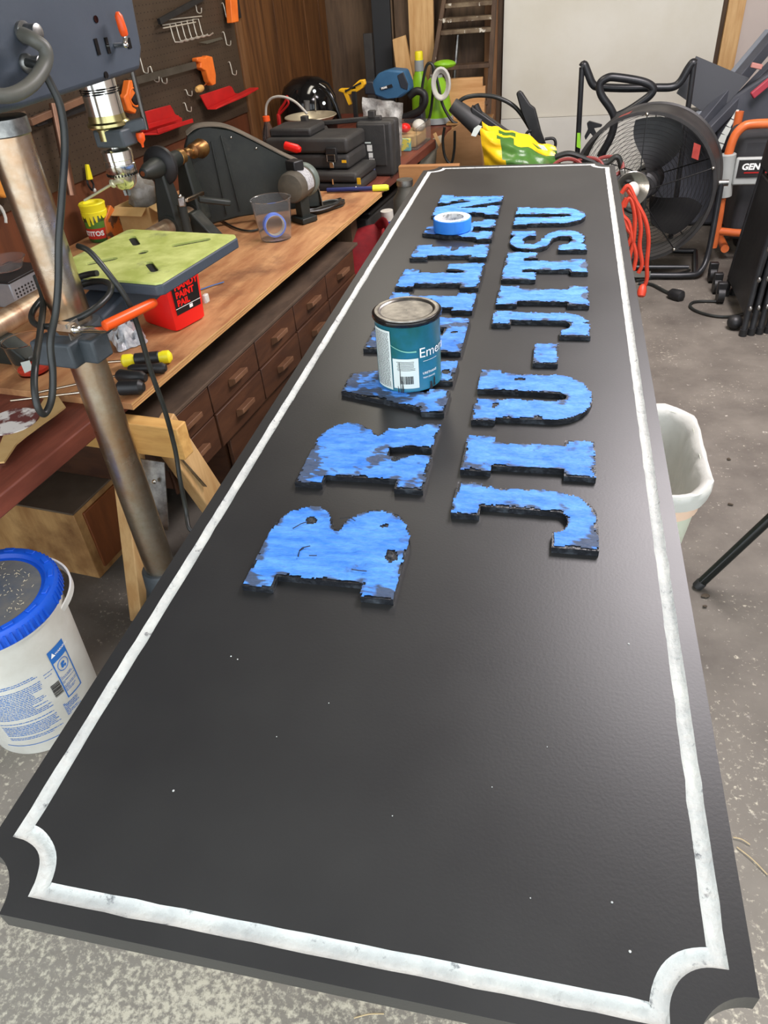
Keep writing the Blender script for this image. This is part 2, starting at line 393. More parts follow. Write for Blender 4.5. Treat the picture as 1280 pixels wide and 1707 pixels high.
def offs(P, d, wob=0.0, sd=0.0):
    n = len(P); R = []
    for i in range(n):
        a = P[i - 1]; b = P[i]; c = P[(i + 1) % n]
        t1 = (b - a); t2 = (c - b)
        if t1.length < 1e-6: t1 = t2
        if t2.length < 1e-6: t2 = t1
        t1 = t1.normalized(); t2 = t2.normalized()
        n1 = Vector((-t1.y, t1.x, 0)); n2 = Vector((-t2.y, t2.x, 0)); m = (n1 + n2)
        m = m.normalized() if m.length > 1e-6 else n1
        k = 1 / max(.6, m.dot(n1))
        w_ = wob * noise.noise(Vector((b.x * 40, b.y * 40, sd)))
        R.append(b + m * (d * k + w_))
    return R
inn = offs(CEN, HW, .0012, 1.0); oute = offs(CEN, -HW, .0012, 5.0)
if sum((inn[i].x * inn[(i + 1) % len(inn)].y - inn[(i + 1) % len(inn)].x * inn[i].y) for i in range(len(inn))) ** 2 > \
   sum((oute[i].x * oute[(i + 1) % len(oute)].y - oute[(i + 1) % len(oute)].x * oute[i].y) for i in range(len(oute))) ** 2:
    inn, oute = oute, inn
def up(P, z): return [Vector((p.x, p.y, z)) for p in P]
g = G()
A = up(OUT, ZT); Hh = up(oute, ZT)
tr = tessellate_polygon([A, Hh]); g.add(A + Hh, [tuple(t) for t in tr])
I_ = up(inn, ZT); tr = tessellate_polygon([I_]); g.add(I_, [tuple(t) for t in tr])
Bt = up(OUT, ZT - PT); tr = tessellate_polygon([Bt]); g.add(Bt, [tuple(t)[::-1] for t in tr])
n = len(A); g.add(A + Bt, [(i, (i + 1) % n, (i + 1) % n + n, i + n) for i in range(n)])
panel = obj('panel', g, black_paint, sign, flat=False, sharp=.5)
g = G(); rows = []
cen_i, cen_o = inn, oute
for f, dz in ((0, 0.0), (.12, -.0028), (.3, -.0046), (.5, -.0052), (.7, -.0046), (.88, -.0028), (1, 0.0)):
    rows.append([cen_i[i].lerp(cen_o[i], f) + Vector((0, 0, ZT + dz)) for i in range(len(inn))])
m_ = len(inn); vs = [p for r in rows for p in r]; fs = []
for i in range(len(rows) - 1):
    for j in range(m_): fs.append((i * m_ + j, i * m_ + (j + 1) % m_, (i + 1) * m_ + (j + 1) % m_, (i + 1) * m_ + j))
g.add(vs, fs); obj('painted_groove', g, groove_white, sign, label='routed groove painted white round the border')

# scuffed grey-black rub marks on the tape, from a wear value stored per point
_nt = tape_blue.node_tree; _b = _nt.nodes['Principled BSDF']; _src = _b.inputs['Base Color'].links[0].from_socket
_at = _nt.nodes.new('ShaderNodeAttribute'); _at.attribute_name = 'wear'
_mr2 = _nt.nodes.new('ShaderNodeMapRange'); _mr2.inputs['From Min'].default_value = .22; _mr2.inputs['From Max'].default_value = .68; _mr2.inputs['To Max'].default_value = .9
_nt.links.new(_at.outputs['Fac'], _mr2.inputs['Value'])
_mx2 = _nt.nodes.new('ShaderNodeMix'); _mx2.data_type = 'RGBA'; _nt.links.new(_mr2.outputs[0], _mx2.inputs[0]); _nt.links.new(_src, _mx2.inputs[6]); _mx2.inputs[7].default_value = S(62, 68, 76)
_nt.links.new(_mx2.outputs[2], _b.inputs['Base Color'])
# letters: outline(s) in a cell, a = along reading direction (world +y), b = height (world -x); unit = metres
def arc(cx, cy, rx, ry, a0, a1, k=10): return [(cx + rx * cos(radians(a0 + (a1 - a0) * i / k)), cy + ry * sin(radians(a0 + (a1 - a0) * i / k))) for i in range(k + 1)]
def L_I(w): s = .2 * w; h = .235; return [(0, 0), (w, 0), (w, h), (w - s, h), (w - s, 1 - h), (w, 1 - h), (w, 1), (0, 1), (0, 1 - h), (s, 1 - h), (s, h), (0, h)]
def sc_(P, w): return [(a * w, b) for a, b in P]
LET = {
 'I': lambda w: sc_([(0, 0), (1, 0), (1, .23), (.84, .23), (.84, .77), (1, .77), (1, 1), (0, 1), (0, .77), (.16, .77), (.16, .23), (0, .23)], w),
 'B': lambda w: sc_([(0, 0), (.66, 0)] + arc(.64, .26, .36, .26, -90, 75, 9) + [(.70, .52)] + arc(.62, .77, .36, .23, -72, 90, 9) + [(0, 1), (0, .79), (.13, .79), (.13, .21), (0, .21)], w),
 'R': lambda w: sc_([(0, 0), (.5, 0), (.5, .2), (.46, .2), (.46, .34), (.58, .36), (.62, .2), (.6, .02), (1, 0), (1, .2), (.93, .22), (.90, .42), (.78, .5)] + arc(.62, .76, .34, .24, -30, 90, 8) + [(0, 1), (0, .78), (.12, .78), (.12, .22), (0, .22)], w),
 'A': lambda w: sc_([(0, 0), (.42, 0), (.42, .2), (.36, .22), (.38, .3), (.62, .3), (.64, .22), (.58, .2), (.58, 0), (1, 0), (1, .2), (.93, .22), (.68, 1), (.32, 1), (.07, .22), (0, .2)], w),
 'Z': lambda w: sc_([(0, 0), (1, 0), (1, .42), (.72, .42), (.66, .24), (.48, .24), (1, .84), (1, 1), (.04, 1), (.04, .64), (.3, .64), (.36, .78), (.52, .78), (0, .2)], w),
 'L': lambda w: sc_([(0, 0), (1, 0), (1, .46), (.72, .46), (.68, .24), (.60, .24), (.60, .78), (.74, .78), (.74, 1), (0, 1), (0, .78), (.14, .78), (.14, .22), (0, .22)], w),
 'N': lambda w: sc_([(0, 0), (.44, 0), (.44, .2), (.36, .22), (.36, .58), (.62, 0), (.9, 0), (.9, .78), (1, .8), (1, 1), (.58, 1), (.58, .8), (.66, .78), (.66, .5), (.4, 1), (0, 1), (0, .8), (.1, .78), (.1, .22), (0, .2)], w),
 'J': lambda w: sc_([(0, 0), (0, .3), (.24, .3), (.26, .24)] + arc(.42, .26, .15, .06, 200, 360, 6) + [(.58, .8), (.42, .8), (.42, 1), (1, 1), (1, .8), (.93, .8), (.93, .3)] + arc(.5, .3, .43, .30, 0, -90, 9)[1:], w),
 'J1': lambda w: sc_([(0, 0), (0, .34), (.3, .34), (.34, .25)] + arc(.44, .3, .1, .1, 230, 340, 4) + [(.34 + .2, .40), (.52, .76), (.30, .76), (.30, 1), (1, 1), (1, .76), (.93, .76), (.93, .3)] + arc(.5, .3, .43, .30, 0, -90, 9)[1:], w),
 'U': lambda w: sc_([(.04, 1), (.44, 1), (.44, .8), (.44, .3)] + arc(.52, .28, .06, .06, 180, 360, 6) + [(.6, .8), (.6, 1), (1, 1), (1, .8), (.94, .8), (.94, .34)] + arc(.52, .34, .42, .34, 0, -180, 14)[1:] + [(.10, .8), (.04, .8)], w),
 'T': lambda w: sc_([(.26, 0), (.74, 0), (.74, .2), (.66, .22), (.66, .76), (.74, .76), (.76, .6), (1, .6), (1, 1), (0, 1), (0, .6), (.24, .6), (.26, .76), (.34, .76), (.34, .22), (.26, .2)], w),
 'S': lambda w: sc_([(0, 0), (.22, 0), (.28, .06)] + arc(.52, .29, .46, .29, -75, 70, 9) + [(.42, .62), (.32, .68), (.34, .78), (.5, .82), (.68, .76), (.7, .66), (.94, .66), (.94, 1), (.76, 1), (.7, .95)] + arc(.46, .72, .42, .28, 80, 232, 9) + [(.56, .42), (.66, .34), (.64, .22), (.48, .18), (.3, .24), (.24, .36), (0, .36)], w),
 '-': lambda w: sc_([(0, 0), (1, 0), (1, 1), (0, 1)], w),
}
def inside(P, x, y):
    c = False; n = len(P)
    for i in range(n):
        x1, y1 = P[i]; x2, y2 = P[(i + 1) % n]
        if (y1 > y) != (y2 > y) and x < (x2 - x1) * (y - y1) / (y2 - y1) + x1: c = not c
    return c
def edged(P, x, y):
    d = 9; n = len(P)
    for i in range(n):
        x1, y1 = P[i]; x2, y2 = P[(i + 1) % n]; dx, dy = x2 - x1, y2 - y1; L = dx * dx + dy * dy or 1e-12
        t = max(0, min(1, ((x - x1) * dx + (y - y1) * dy) / L)); d = min(d, math.hypot(x - x1 - t * dx, y - y1 - t * dy))
    return d
TL = 0.0085
def letter(kind, y0, y1, xb, h, spoken, smudges=()):
    w_ = y1 - y0
    poly = [(y0 + a * w_, b * h) for a, b in LET[kind](1.0)]      # (world y, height above the baseline)
    W = [Vector((xb - b, a, ZT + .0002)) for a, b in poly]
    g = G()
    # two stacked sheets give the stepped black edge
    g.prism(W, Vector((0, 0, TL * .48)))
    W2 = [Vector((p.x, p.y, ZT + TL * .52)) for p in W]; g.prism(W2, Vector((0, 0, TL * .48)))
    lt = obj('letter', g, letter_black, sign, label='letter ' + spoken if spoken != 'hyphen' else 'raised hyphen')
    st = .0026; ids = {}; vs = []; fs = []
    sd = y0 * 13 + xb * 7
    nx = int(w_ / st) + 1; ny = int(h / st) + 1
    def vid(i, j):
        if (i, j) not in ids:
            a = y0 + i * st; b = j * st
            q = Vector((a * 60, b * 60, sd)); q2 = Vector((a * 130, b * 25, sd + 9))
            jx = (noise.noise(q * 6) * .5) * st; jy = (noise.noise(q * 6 + Vector((5, 5, 5))) * .5) * st
            z = ZT + TL + .0006 + max(0, .0016 * (abs(noise.noise(q2)) ** 1.0)) + .0008 * abs(noise.noise(q * 2.1))
            ids[(i, j)] = len(vs); vs.append((xb - b - jy, a + jx, z))
        return ids[(i, j)]
    for i in range(nx):
        for j in range(ny):
            a = y0 + (i + .5) * st; b = (j + .5) * st
            if not inside(poly, a, b): continue
            lim = .0003 + .0065 * max(0, noise.noise(Vector((a * 45, b * 45, sd + 3))) + .18) + .004 * max(0, noise.noise(Vector((a * 170, b * 170, sd))))
            if edged(poly, a, b) < lim: continue
            if noise.noise(Vector((a * 30, b * 30, sd + 31))) > .56: continue
            fs.append((vid(i, j), vid(i + 1, j), vid(i + 1, j + 1), vid(i, j + 1)))
    g = G().add(vs, fs)
    tp = obj('masking_tape', g, tape_blue, lt, sharp=1.2)
    at = tp.data.attributes.new('wear', 'FLOAT', 'POINT')
    for q_, p in enumerate(vs):
        a, b = p[1], xb - p[0]
        e = edged(poly, a, b)
        n1 = noise.noise(Vector((a * 55, b * 55, sd + 50))); n2 = noise.noise(Vector((a * 260, b * 90, sd + 60)))
        wv = (1 - e / .012) * .62 + n1 * 1.15 + n2 * .55 - .18
        for (sa, sb, sr, st_) in smudges:
            d_ = math.hypot((a - y0) / w_ - sa, (b / h - sb)) / sr
            wv += st_ * max(0, 1 - d_) * (1.0 + .7 * n2 + .5 * n1)
        at.data[q_].value = max(0, min(1, wv))
LINE1 = (('B', .556, .717), ('R', .764, .933), ('A', .968, 1.147), ('Z', 1.182, 1.334), ('I', 1.366, 1.460), ('L', 1.490, 1.638), ('I', 1.674, 1.768), ('A', 1.806, 1.968), ('N', 2.008, 2.212))
SMB = {.764: [(.40, .45, .26, 1.7), (.35, .90, .3, 1.3), (.1, .1, .2, 1.0), (.12, .95, .2, 1.2)], .968: [(.2, .75, .95, 1.25), (.6, .95, .4, .8)], 1.182: [(.2, .9, .55, 1.3), (.75, .2, .16, 1.6)], .556: [(.93, .55, .1, 1.3), (.05, .05, .15, 1.0), (.05, .95, .12, 1.0)]}
for k, a, b in LINE1:
    letter(k, a, b, -.1465, .181, k, SMB.get(a, ()))
for k, a, b, s in (('J', .668, .790, 'J'), ('I', .817, .907, 'I'), ('U', .944, 1.118, 'U'), ('-', 1.148, 1.225, 'hyphen'), ('J', 1.260, 1.372, 'J'), ('I', 1.402, 1.502, 'I'), ('T', 1.537, 1.714, 'T'), ('S', 1.725, 1.877, 'S'), ('U', 1.911, 2.076, 'U')):
    if k == '-': letter(k, a, b, .0235, .0425, s)
    else: letter(k, a, b, .079, .182, s, {.668: [(.35, .52, .09, 1.6), (.1, .05, .2, .8)], .817: [(.2, .98, .16, 1.0), (.3, .02, .15, 1.0)], 1.402: [(.5, .02, .14, 1.0)], 1.537: [(.5, .03, .16, 1.2)]}.get(a, ()))
LB = [o for o in bpy.data.objects if o.get('label') == 'letter B'][0]
g = G(); zz = ZT + TL + .0034
for pl in (((497, 928), (499, 918), (506, 914)), ((499, 918), (504, 913), (517, 910)), ((586, 949), (598, 951), (611, 952)), ((488, 881), (502, 873), (518, 868)), ((515, 926), (528, 926)), ((566, 864), (582, 862), (592, 868))):
    g.tube([pz(a, b, zz) for a, b in pl], .0006, 5)
obj('pen_marks', g, ink_black, LB, kind='stuff')
g = G()
for a, b, s_ in ((289, 1318, .0012), (385, 1094, .0009), (396, 1099, .0008), (461, 1228, .0006), (654, 1360, .0006), (1020, 1504, .0010), (1050, 1586, .0011), (820, 1312, .0006), (548, 1172, .0006), (1048, 1073, .0011), (884, 1497, .0006), (912, 1245, .0005)):
    g.ell(pz(a, b, ZT + .0004), (s_, s_, .0005), 6, 4)
obj('paint_specks', g, groove_white, sign, kind='stuff')
# the two trestles that carry the sign (hidden under it)
for q, yy in enumerate((.75, 2.05)):
    t = thing('sawhorse', ['wooden sawhorse under the near half of the sign', 'wooden sawhorse under the far half of the sign'][q], 'sawhorse', (-.13, yy, 0))
    obj('beam', G().box((-.13, yy, ZT - PT - .045), (.46, .04, .0885)), pine_h, t, bevel=.003)
    for sx in (-1, 1):
        for sy in (-1, 1):
            obj('leg', G().bar((-.13 + sx * .19, yy + sy * .015, ZT - PT - .06), (-.13 + sx * .2, yy + sy * .2, 0), .06, .03), pine, t, bevel=.003)
# paint can on the taped A
def can():
    c = Vector((-.2235, 1.066, ZT + TL + .003)); R = .0535; H = .118
    c = pz(685, 655, ZT + TL + .002); az = Vector((c.x, c.y, 0)).normalized(); c = Vector((c.x, c.y, c.z)) + az * R
    t = thing('paint_can', 'quart paint can with green-blue label and metal lid, standing on the sign', 'paint can', c)
    g = G().lathe(c, c + UP, [(R - .002, 0), (R, .0015), (R, .004), (R - .001, .006), (R - .001, H - .008), (R + .0012, H - .005), (R + .0012, H)], n=48)
    teal = mat('green_blue_can_label', S(34, 92, 84), S(40, 112, 140), sc=10, rough=0.28, stretch=(1, 1, .8), lo=.35, hi=.6)
    obj('body', g, teal, t)
    obj('rim', G().lathe(c + UP * (H - .006), c + UP * H, [(R - .001, 0), (R + .002, .001), (R + .0028, .004), (R + .002, .0075), (R - .003, .0085)], n=48, caps=False), mat('black_dripped_rim', S(14, 14, 15), S(30, 30, 30), sc=40, rough=.15), t)
    obj('lid', G().lathe(c + UP * (H - .003), c + UP * H, [(.001, .0042), (R - .012, .0042), (R - .0105, .0062), (R - .007, .0072), (R - .002, .0070), (R - .001, .0035)], n=48, caps=False), mat('can_lid_metal', S(150, 146, 138), S(100, 96, 92), sc=30, rough=.38, metal=1.0, bump=.1), t)
    toc = math.atan2(-c.y, -c.x)          # angle that faces the camera
    f = wrap(R, R, H, c, toc)
    # white text strip (left), white bar-code label (middle), lettering (right)
    for nm, x0, x1, z0, z1 in (('paper_label', -.066, -.030, .004, .105), ('price_label', -.0275, .0145, .008, .060)):
        obj(nm, patch_wrap(G(), f, x0, x1, z0, z1, 12, .0005), paper_white, t)
    g = G()
    z = .008; r_ = random.Random(3)
    while z < .102:
        x = -.063
        while x < -.034:
            L = r_.uniform(.002, .006); patch_wrap(g, f, x, min(x + L, -.033), z, z + .0009, 1, .0009); x += L + .0011
        z += .0022
    for i in range(7):
        z = .040 + i * .0024; patch_wrap(g, f, -.022 + r_.uniform(0, .004), .004 + r_.uniform(0, .006), z, z + .0008, 3, .0009)
    x = -.016
    while x < .006:
        L = r_.choice((.0004, .0008, .0012)); patch_wrap(g, f, x, x + L, .016, .030, 1, .0009); x += L + r_.choice((.0005, .0009))
    obj('printed_text', g, ink_black, t, kind='stuff')
    g = G(); text_wrap(g, 'Emerald', .0235, lambda x, z, off=.0009: f(x, z, .0009), .0155, .060)
    text_wrap(g, 'URETHANE', .0055, lambda x, z, off=.0009: f(x, z, .0009), .021, .030, .0001)
    patch_wrap(g, f, .0225, .05, .0525, .0532, 4, .0009)
    text_wrap(g, 'TRIM ENAMEL', .004, lambda x, z, off=.0009: f(x, z, .0009), .021, .0225)
    obj('lettering', g, mat('white_ink', S(240, 240, 236), rough=.5), t)
    # swoosh of pale green
    g = G(); vs = []; fs = []
    for i in range(13):
        x = -.03 + i * .0035; z = .083 - .010 * math.sin(min(1, i / 9) * pi / 2); vs += [f(x, z, .0007), f(x, z - .0012 - .0015 * (i / 12), .0007)]
        if i: fs.append((2 * i - 2, 2 * i, 2 * i + 1, 2 * i - 1))
    g.add(vs, fs); obj('swoosh', g, mat('pale_green_ink', S(120, 180, 160), rough=.4), t)
    g = G()     # paint drips down the label
    for x0, z0, z1, w_ in ((-.016, .0, .055, .0009), (-.0125, .0, .022, .0016), (-.020, .0, .012, .0012), (.036, .0, .014, .004), (.043, .004, .02, .003)):
        vs = []; fs = []
        for i in range(9):
            z = z0 + (z1 - z0) * i / 8; ww = w_ * (1 - .6 * i / 8) * (.7 + .6 * abs(noise.noise(Vector((x0 * 900, z * 300, 1))))); xx = x0 + .001 * noise.noise(Vector((z * 200, x0 * 400, 2)))
            vs += [f(xx - ww, max(z, .0005), .0012), f(xx + ww, max(z, .0005), .0012)]
            if i: fs.append((2 * i - 2, 2 * i - 1, 2 * i + 1, 2 * i))
        g.add(vs, fs)
    obj('paint_drip', g, mat('dark_paint_drip', S(50, 50, 52), rough=.4), t)
can()
def tape_roll():
    a = pz(725, 388, ZT + TL); b = pz(783, 388, ZT + TL); R = .048
    m0 = pz(754, 392, ZT + TL + .003); az = Vector((m0.x, m0.y, 0)).normalized(); c = m0 + az * R
    t = thing('tape_roll', 'roll of blue masking tape with white core lying on the far taped A', 'tape roll', c)
    H = .03
    obj('tape', G().lathe(c, c + UP, [(R - .015, .0005), (R - .001, .0), (R, .001), (R, H - .001), (R - .001, H), (R - .014, H), (R - .015, H - .001), (R - .015, .0005)], n=48, caps=False), mat('blue_roll', S(42, 126, 222), S(58, 140, 230), sc=20, rough=.5), t)
    obj('core', G().lathe(c, c + UP, [(R - .019, 0), (R - .0155, 0), (R - .0155, H), (R - .019, H), (R - .019, 0)], n=40, caps=False), mat('white_card_core', S(226, 222, 210), S(160, 158, 150), sc=90, rough=.6, lo=.5, hi=.6), t)
    obj('paper_disc', G().lathe(c + UP * (H - .0006), c + UP * H, [(R - .0185, 0), (R - .003, 0), (R - .003, .001), (R - .0185, .001)], n=40, caps=False), mat('printed_ring', S(226, 226, 220), S(150, 160, 190), sc=60, rough=.55, lo=.52, hi=.6), t)
    a0 = math.atan2(-c.y, -c.x) + .15; f = wrap(R, R, H, c, a0)
    vs = []; fs = []
    for i in range(8):
        x = i * .003; of = .0006 + .0009 * i / 7; vs += [f(x, .001 + .0016 * i, of), f(x, H - .001, of)]
        if i: fs.append((2 * i - 2, 2 * i, 2 * i + 1, 2 * i - 1))
    obj('loose_tape_end', G().add(vs, fs), MC['blue_roll'], t)
tape_roll()

# ================================================================ the workbench
ZB = 0.575; ZR = 0.557          # plywood top, red-brown counter top
def bthing(name, label, cat, u, v, z, group=None): return thing(name, label, cat, B(u, v, z), BRZ, group)
VF = 1.10
g = G().box(B((1.205 + 3.036) / 2, (VF + 2.085) / 2, ZB - .009), (2.085 - VF, 3.036 - 1.205, .0176), rz=BRZ)
t = bthing('plywood_sheet', 'worn plywood sheet laid as a worktop over the red-brown counter', 'worktop', 2.12, 1.59, ZB - .018)
obj('sheet', g, ply, t, bevel=.001)
g = G()
for i, zz in enumerate((-.0155, -.009, -.0025)): g.box(B((1.205 + 3.036) / 2, VF - .0004, ZB + zz), (.0012, 3.036 - 1.205, .0042), rz=BRZ)
obj('edge_plies', g, ply_edge, t, kind='stuff')
t = bthing('counter', 'long red-brown stained counter running under the plywood to the back wall', 'counter', 2.8, 1.6, ZR - .045)
g = G().box(B((.55 + 4.95) / 2, (1.172 + 2.085) / 2, ZR - .0225), (2.085 - 1.172, 4.4, .0448), rz=BRZ)
obj('top', g, redwood, t, bevel=.004)
for uu_, vv_ in ((2.95, 1.24), (4.7, 1.24), (.75, 2.0), (2.95, 2.03), (4.7, 2.03)):
    obj('leg', G().box(B(uu_, vv_, (ZR - .045) / 2), (.07, .07, ZR - .045), rz=BRZ), dark_wood, t)
# sawhorse under the near end of the counter
t = bthing('sawhorse', 'raw pine sawhorse with grey metal brackets under the near end of the counter', 'sawhorse', 1.235, 1.25, 0)
zt = ZR - .046
obj('beam', G().box(B(1.235, 1.525, zt - .045), (1.05, .042, .089), rz=BRZ), pine_h, t, bevel=.003)
for (v_, du0, du1) in ((1.155, -.02, -.18), (1.085, .03, .20), (2.0, -.02, -.17), (2.0, .03, .20)):
    obj('leg', G().bar(B(1.235 + du0, v_, zt - .03), B(1.235 + du1, v_ - .01, 0.0), .085, .038, up=V), pine, t, bevel=.003)
for v_ in (1.105, 1.99):
    for s in (-1, 1):
        pl = [B(1.235 + s * .024, v_ - .045, zt - .10), B(1.235 + s * .024, v_ + .045, zt - .10), B(1.235 + s * .095, v_ + .035, zt - .26), B(1.235 + s * .095, v_ - .055, zt - .26)]
        br = obj('bracket', G().prism(pl, U * s * .003), zinc, t)
        for dz, dv in ((-.14, -.02), (-.14, .02), (-.22, -.02), (-.22, .02)):
            uu_ = 1.235 + s * (.03 + .065 * (-dz - .1) / .16 + .012)
            obj('bolt', G().ell(B(uu_, v_ + dv - .004, zt + dz), (.006, .006, .006), 8, 6), chrome, br)
# drawer unit
t = bthing('drawer_cabinet', 'low dark wooden drawer cabinet with pale block handles below the plywood', 'cabinet', 1.96, 1.13, 0)
obj('body', G().box(B(2.03, 1.13 + .31, .342), (.60, 1.45, .196), rz=BRZ), drawer_wood, t, bevel=.003)
obj('cabinet_top', G().box(B(2.03, 1.13 + .30, .446), (.62, 1.47, .012), rz=BRZ), dusty_wood, t, bevel=.003)
obj('plinth', G().box(B(2.175, 1.15 + .29, .122), (.56, 1.14, .242), rz=BRZ), drawer_wood, t)
for i in range(5):
    uc = 1.3995 + .292 * i; wd = .286
    if i == 0: uc, wd = 1.42, .245
    for j, (z0, z1) in enumerate(((.347, .437), (.235, .343))):
        if i and j: zz0, zz1, pr = z0, z1, .010
        else: zz0, zz1, pr = z0, z1, .006
        dr = obj('drawer', G().box(B(uc, 1.13 - pr / 2, (zz0 + zz1) / 2), (pr + .002, wd, zz1 - zz0), rz=BRZ), drawer_wood, t, bevel=.002)
        hd = G().prism([B(uc - .04, 1.13 - pr, (zz0 + zz1) / 2 + .012), B(uc - .04, 1.13 - pr - .026, (zz0 + zz1) / 2 + .018), B(uc - .04, 1.13 - pr - .026, (zz0 + zz1) / 2 + .002), B(uc - .04, 1.13 - pr, (zz0 + zz1) / 2 - .014)], U * .08)
        obj('handle', hd, handle_wood, dr, bevel=.002)
# lower doors under the drawers (right of the gap)
for i in range(2):
    obj('door', G().box(B(1.60 + .29 + .57 * i, 1.13 + .013, .145), (.014, .56, .17), rz=BRZ), drawer_wood, t, bevel=.002)
# wooden crate under the counter
t = bthing('wooden_crate', 'plywood box with dusty top and reddish door standing under the counter', 'box', 1.32, 1.62, 0)
obj('body', G().box(B(1.33, 1.64, .118), (.555, .365, .236), rz=BRZ), box_wood, t, bevel=.002)
obj('top', G().box(B(1.33, 1.64, .239), (.565, .375, .006), rz=BRZ), box_top, t, bevel=.002)
obj('door', G().box(B(1.338, 1.3605, .120), (.01, .322, .195), rz=BRZ), box_door, t, bevel=.002)

# ================================================================ drill press
A8 = radians(8); PD = Vector((sin(A8), cos(A8), 0)); PB = Vector((cos(A8), -sin(A8), 0)); PC = Vector((-.913, 1.19, 0))
def D(a, b, z): return PC + PD * a + PB * b + UP * z
PRZ = -A8
def pb(px, py, b): return hit((px, py), D(0, b, 0), PB)
t = thing('drill_press', 'blue-grey floor drill press with steel column, dusty yellow-green table and chuck', 'drill press', PC, PRZ)
obj('base', G().box(D(.10, .04, .03), (.22, .42, .055), rz=PRZ), dark_iron, t, bevel=.012)
obj('base_collar', G().lathe(D(0, 0, .055), D(0, 0, 1), [(.075, 0), (.062, .03), (.052, .07), (.048, .125), (.045, .13)], n=32), dark_iron, t)
obj('column', G().cyl(D(0, 0, .06), D(0, 0, 1.185), .037, n=48), steel, t)
obj('column_cap', G().lathe(D(0, 0, 1.172), D(0, 0, 2), [(.0375, 0), (.0395, .002), (.0395, .026), (.037, .028)], n=40), zinc, t)
# head
hd = [(-.34, 1.225), (-.05, 1.218), (.272, 1.229), (.292, 1.262), (.300, 1.345), (.285, 1.50), (.16, 1.56), (-.30, 1.56), (-.36, 1.50)]
obj('head', G().prism([D(a, -.095, z) for a, z in hd], PB * .195), press_blue, t, bevel=.010)
for nm, px, py, r in (('hole', 160, 32, .0055), ('hole', 177, 125, .0055)):
    p = pb(px, py, .101); obj(nm, G().cyl(p - PB * .004, p + PB * .0006, r, n=14), blk_gloss, t)
for px, py in ((162, 78), (179, 76), (215, 72)):
    p = pb(px, py, .101); obj('slot', G().box(p - PB * .002, (.006, .008, .024) if px != 215 else (.006, .010, .016), rz=PRZ), blk_gloss, t)
for px, py, r in ((38, 55, .016), (43, 106, .0135)):
    p = pb(px, py, .10); obj('cable_gland', G().lathe(p, p + PB, [(r, 0), (r, .006), (r * .75, .010), (r * .7, .03), (r * .4, .032)], n=20), zinc, t)
# crank with orange grip
p0 = pb(192, 76, .101); p1 = pb(207, 74, .125); p2 = pb(208, 60, .125); p3 = pb(196, 22, .125)
h = obj('crank_handle', G().tube(spl([p0, p0 + PB * .012, (p1 + p0) / 2 + PB * .014, p1, p2, p3]), .0042, 10), chrome, t)
obj('grip', G().lathe(p2, p3, [(.005, 0), (.0068, .002), (.0075, .01), (.0068, (p3 - p2).length - .004), (.003, (p3 - p2).length + .002)], n=14), orange_grip, h)
# quill, collar, chuck
a_s = .262
def Q(z, da=0, db=0): return D(a_s + da, db, z)
obj('quill', G().cyl(Q(1.15), Q(1.235), .035, n=36), chrome, t)
obj('depth_collar', G().lathe(Q(1.135), Q(2), [(.030, -.02), (.030, 0), (.037, .001), (.0415, .005), (.0415, .010), (.037, .013), (.0355, .024)], n=36), mat('brass_tinted_ring', S(182, 172, 120), rough=.25, metal=1), t)
obj('stop_bracket', G().box(Q(1.119, -.005, .012), (.068, .048, .032), rz=PRZ), dark_iron, t, bevel=.004)
obj('stop_arm', G().bar(Q(1.132, .0, .025), Q(1.137, .03, .062), .024, .020), dark_iron, t, bevel=.003)
obj('stop_knob', G().lathe(Q(1.122, .02, .052), Q(1.0, .02, .052), [(.007, 0), (.009, .004), (.008, .014), (.003, .02), (.002, .027)], n=14), orange_grip, t)
obj('depth_rod', G().cyl(Q(1.125, .032, .062), Q(1.235, .032, .062), .0048, n=12), mat('grey_rod', S(90, 86, 82), rough=.3, metal=1), t)
obj('spring', G().tube([Q(1.205 - .012 * i / 24, .0, 0) + (PD * cos(i * .8) + PB * sin(i * .8)) * .0365 for i in range(25)], .0016, 6), mat('black_wire', S(20, 20, 20), rough=.3, metal=.6), t)
obj('spindle', G().cyl(Q(1.09), Q(1.125), .0125, n=24), chrome, t)
chk = obj('chuck', G().lathe(Q(1.022), Q(2), [(.012, -.002), (.019, .003), (.0245, .010), (.027, .024), (.0275, .026), (.0295, .027), (.0295, .031), (.031, .033), (.031, .047), (.0298, .048), (.0298, .055), (.031, .056), (.031, .072), (.027, .076), (.012, .077)], n=40), chrome, t)
for i in range(3):
    an = i * 2 * pi / 3; dd = (PD * cos(an) + PB * sin(an))
    obj('jaw', G().bar(Q(1.024) + dd * .006, Q(1.008) + dd * .0045, .005, .005), zinc, chk)
g = G()
for i in range(30):
    an = i * 2 * pi / 30; dd = (PD * cos(an) + PB * sin(an)); g.bar(Q(1.0485) + dd * .0298, Q(1.0525) + dd * .0304, .0028, .003, up=dd)
obj('gear_teeth', g, mat('dark_teeth', S(60, 58, 52), rough=.4, metal=1), chk, kind='stuff')
# chuck key
qk = D(a_s, 0, .962); off = (PB * .75 - PD * .66).normalized()
k0 = qk + off * .028; kd = pb(140, 335, -.0 + .05)
bone = mat('ivory_key', S(206, 200, 168), rough=.35, metal=.5)
ku = pz(195, 300, .955); ku = hit((198, 300), D(a_s - .02, 0, 0), PD); kt = hit((141, 334), D(a_s - .02, 0, 0), PD); kd = (kt - ku).normalized()
ck = obj('chuck_key', G().lathe(ku, ku + kd, [(.004, -.012), (.009, -.009), (.010, -.004), (.008, .002), (.0065, .012), (.0085, .014), (.0085, .020), (.0045, .023)], n=16), bone, t)
obj('key_bar', G().cyl(ku + kd * .02, kt, .0027, n=10), bone, ck)
obj('key_wing', G().ell(ku - kd * .004 + UP * .006, (.013, .010, .009), 12, 8), bone, ck)
